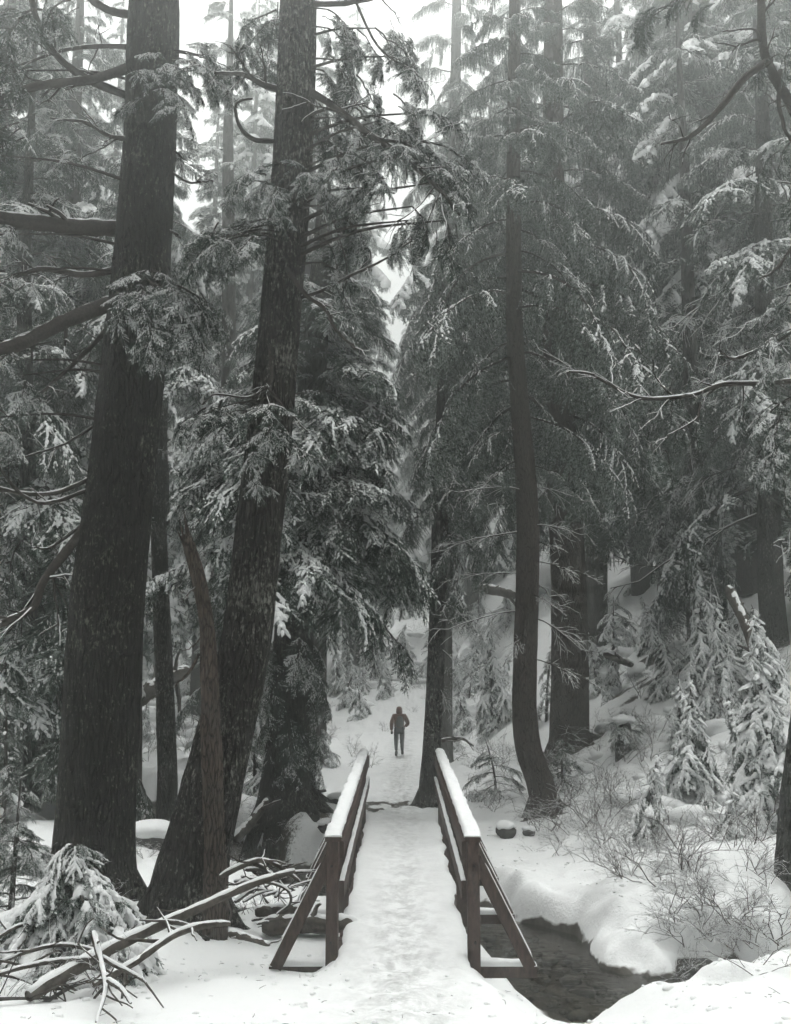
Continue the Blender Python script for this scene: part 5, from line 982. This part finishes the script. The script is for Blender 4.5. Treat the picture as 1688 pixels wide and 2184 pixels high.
# ------------------------------------------------------------------ boulders
rock(1078, 1785, 0.15, 'snow-capped dark boulder beyond the right handrail on the bank', sc=(1.05, 0.95, 0.95), seed=1, sink=0.2)
rock(1128, 1782, 0.10, 'smaller snow-capped stone right beside the bank boulder', seed=2, sc=(1.1, 1, 0.85), sink=0.2)
rock(700, 1770, 0.15, 'snow-topped boulder against the left handrail far end', seed=4)
rock(720, 1715, 0.16, 'dark stone between left handrail and root mound', seed=5)
rock(676, 1690, 0.16, 'dark stone on the root mound under the dense hemlock', seed=6, sc=(1.4, 1, 0.6))
rock(1590, 1205, 0.75, 'large flat-topped boulder on the upper right hillside', seed=7, sc=(1.5, 1.1, 0.55), sink=0.3)
rock(1485, 2075, 0.20, 'dark stone poking out of the channel bank at lower right', seed=11, snowy=False, sink=0.4)
rock(325, 1800, 0.30, 'snow-domed stone beside the dark water between the left trunks', seed=12, sink=0.4)

# ------------------------------------------------------------------ walker
pf = G(852, 1612); PX = pf[0]; PW = thing('person', 'person in rust hooded jacket and dark trousers walking away up the snowy path', 'person', pf)
hS = 105*mpp(pf)/1.80
def skin(name, verts, edges, radii, m, parent=PW, root=0, sub=2):
    me = bpy.data.meshes.new(name); me.from_pydata([tuple(np.array(v)*hS) for v in verts], edges, []); o = link(name, me, parent); md = o.modifiers.new('skin', 'SKIN'); md.use_smooth_shade = True
    for k, r in enumerate(radii):
        sv = me.skin_vertices[0].data[k]; sv.radius = (r[0]*hS, r[1]*hS) if isinstance(r, tuple) else (r*hS, r*hS); sv.use_root = (k == root)
    s_ = o.modifiers.new('sub', 'SUBSURF'); s_.levels = sub; s_.render_levels = sub; me.materials.append(M[m]); return o
# he faces +y (away); left leg trails with lifted heel, right foot planted ahead
hipL, hipR = (-0.10, 0.0, 0.92), (0.10, 0.0, 0.92); knL, knR = (-0.115, 0.02, 0.50), (0.105, 0.16, 0.52); anL, anR = (-0.105, -0.22, 0.16), (0.115, 0.22, 0.11)
shL, shR = (-0.20, 0.02, 1.42), (0.20, 0.02, 1.42); elL, elR = (-0.285, -0.06, 1.14), (0.33, 0.03, 1.16); wrL, wrR = (-0.275, 0.0, 0.88), (0.22, 0.20, 1.04)
body = skin('body', [(0, 0, 0.95), (0, 0.0, 1.15), (0, 0.02, 1.40), (0, 0.04, 1.52), (0, 0.07, 1.64), (0, 0.08, 1.74), hipL, knL, anL, (-0.11, -0.12, 0.05), hipR, knR, anR, (0.12, 0.34, 0.04), shL, elL, wrL, (-0.27, 0.02, 0.79), shR, elR, wrR, (0.16, 0.27, 1.03)],
     [(0, 1), (1, 2), (2, 3), (3, 4), (4, 5), (0, 6), (6, 7), (7, 8), (8, 9), (0, 10), (10, 11), (11, 12), (12, 13), (2, 14), (14, 15), (15, 16), (16, 17), (2, 18), (18, 19), (19, 20), (20, 21)],
     [0.13, 0.12, 0.13, 0.055, 0.09, 0.07, 0.08, 0.055, 0.04, 0.035, 0.08, 0.055, 0.04, 0.035, 0.055, 0.042, 0.03, 0.03, 0.055, 0.042, 0.03, 0.03], 'skin')
skin('jacket', [(0, 0, 0.90), (0, -0.01, 1.15), (0, 0.0, 1.36), (0, 0.01, 1.46), shL, elL, (-0.28, -0.005, 0.90), shR, elR, (0.235, 0.18, 1.045)], [(0, 1), (1, 2), (2, 3), (2, 4), (4, 5), (5, 6), (2, 7), (7, 8), (8, 9)],
     [(0.215, 0.16), (0.20, 0.16), (0.20, 0.15), (0.10, 0.10), 0.10, 0.085, 0.06, 0.10, 0.085, 0.06], 'jacket')
skin('hood', [(0, 0.02, 1.47), (0, 0.04, 1.58), (0, 0.065, 1.68), (0, 0.085, 1.77)], [(0, 1), (1, 2), (2, 3)], [0.125, 0.125, 0.12, 0.085], 'jacket')
skin('trousers', [(0, 0, 0.92), hipL, knL, (-0.107, -0.21, 0.19), hipR, knR, (0.113, 0.215, 0.14)], [(0, 1), (1, 2), (2, 3), (0, 4), (4, 5), (5, 6)], [0.15, 0.12, 0.085, 0.055, 0.12, 0.085, 0.06], 'trouser')
skin('boot', [(-0.105, -0.205, 0.22), (-0.105, -0.23, 0.13), (-0.115, -0.14, 0.055), (-0.12, -0.07, 0.04)], [(0, 1), (1, 2), (2, 3)], [0.058, 0.062, 0.052, 0.045], 'boot')
skin('boot', [(0.115, 0.215, 0.20), (0.115, 0.22, 0.08), (0.12, 0.30, 0.05), (0.125, 0.38, 0.045)], [(0, 1), (1, 2), (2, 3)], [0.058, 0.06, 0.05, 0.045], 'boot')
skin('glove', [(-0.278, -0.002, 0.90), (-0.272, 0.015, 0.82), (-0.268, 0.02, 0.76)], [(0, 1), (1, 2)], [0.042, 0.05, 0.034], 'glove'); skin('glove', [(0.23, 0.185, 1.045), (0.18, 0.25, 1.035), (0.14, 0.28, 1.04)], [(0, 1), (1, 2)], [0.042, 0.05, 0.034], 'glove')
skin('backpack', [(0.02, -0.20, 1.02), (0.02, -0.23, 1.16), (0.02, -0.22, 1.32), (0.02, -0.18, 1.44)], [(0, 1), (1, 2), (2, 3)], [(0.12, 0.09), (0.145, 0.11), (0.14, 0.10), (0.10, 0.07)], 'pack')

# ------------------------------------------------------------------ forest behind: whole conifers in the fog
def far_tree(seed, h, kind, nb):
    rng = random.Random(seed); gg = Geo(); az = 0
    if kind == 0: pr = [weeping_bough(seed*10+k, 3.2, 0.15, 0.8, 0.9, 0.15, 1.3, 0.7) for k in range(3)]; L0 = 3.2
    else: pr = [hemlock_bough(seed*10+k, 2.6, 0.125, 0.8, 0.8, 1.1, 0.75, band=0.8) for k in range(3)]; L0 = 2.6
    for k in range(nb):
        u = (k+rng.random())/nb; az += 2.4+rng.uniform(-0.4, 0.4); z = h*(0.13+0.86*u); L = (3.3*(1-u)**0.75+0.5)*rng.uniform(0.7, 1.2); s = L/L0
        Mx = Matrix.Translation((0, 0, z)) @ Matrix.Rotation(az, 4, 'Z') @ Matrix.Rotation(0.45-0.45*u+rng.uniform(-0.15, 0.15), 4, 'Y') @ Matrix.Diagonal((s, s, s, 1)); gg.merge(pr[k % 3], Mx)
    tg = Geo(); pth = spline([(0, 0, -1), (0.1, 0, h*0.4), (0, 0.1, h)], 24); V, fs = tube(pth, np.linspace(0.42, 0.03, 24), 14); tg.add(V, fs)
    return tg.mesh('far_trunk', [M['bark_mid']]), gg.mesh('far_crown', BM)
FAR = [far_tree(1, 34, 0, 84), far_tree(2, 30, 1, 72), far_tree(3, 38, 0, 92)]
fr = random.Random(99)
spots = [(40, 30), (230, 36), (535, 40), (690, 62), (1130, 40), (1350, 36), (1560, 38), (1690, 33), (-60, 24), (-150, 30), (1800, 26),
         (120, 46), (300, 50), (500, 52), (600, 45), (690, 55), (740, 66), (940, 56), (1010, 50), (1100, 54), (1200, 47), (1290, 55), (1400, 48), (1500, 52), (1620, 47), (10, 52),
         (180, 64), (325, 72), (470, 74), (560, 66), (650, 72), (880, 78), (1050, 70), (1150, 70), (1340, 66), (1450, 68), (1580, 64), (80, 72), (610, 92), (960, 92), (240, 86), (835, 108), (1250, 84), (500, 38), (460, 58), (752, 47), (805, 84), (890, 76), (455, 41), (1045, 54), (948, 70)]
BEHIND = [(-7.5, -3), (7.5, -3.5), (0.3, -7.5), (-8, 2.5), (8.2, 2.8), (-3.8, -9), (4.2, -9.5), (12, -2), (-12.5, 0), (11, 7.5), (-11.5, 8)]
def place_far(x, Yk, label, group):
    tm, cm = FAR[fr.randrange(3)]; t = thing('background_conifer', label, 'tree', (x, Yk, ground(x, Yk)), group); a = fr.uniform(0, 6.28); s = fr.uniform(0.8, 1.15)
    for nm, me in (('trunk', tm), ('crown', cm)):
        o = link(nm, me, t); o.rotation_euler = (0, 0, a); o.scale = (s, s, s)
for k, (px, Yd) in enumerate(spots):
    where = 'left of the massive left trunk' if px < 215 else 'between the massive and the leaning trunk' if px < 620 else 'behind the dense hemlock and above the path' if px < 900 else 'behind the tall cedars' if px < 1330 else 'in the upper right behind the snow-laden trees'
    place_far((px-844)/F*Yd*1.01, Yd + fr.uniform(-2, 2), 'fog-faded background conifer ' + where, 'foggy conifers ' + where)
for x, y in BEHIND: place_far(x, y, 'tall conifer standing behind or beside the viewer, out of the picture', 'conifers around the viewer')

# ------------------------------------------------------------------ fog between the trees
bpy.context.view_layer.update()
ztop = max((o.matrix_world @ Vector(c)).z for o in bpy.data.objects if o.type == 'MESH' for c in o.bound_box)
gg = Geo(); V, q = box(-420, 420, -300, 520, -3, ztop + 1.0); gg.add(V, q); print('haze top', ztop)
m = bpy.data.materials.new('haze'); m.use_nodes = True; t = m.node_tree; t.nodes.clear(); o_ = t.nodes.new('ShaderNodeOutputMaterial'); pv = t.nodes.new('ShaderNodeVolumePrincipled')
pv.inputs['Color'].default_value = (0.90, 0.94, 0.915, 1); pv.inputs['Density'].default_value = HAZE_DENSITY; pv.inputs['Anisotropy'].default_value = 0.85; t.links.new(pv.outputs[0], o_.inputs['Volume'])
link('haze', gg.mesh('haze', [m], False), kind='stuff', label='even pale winter fog filling the forest')
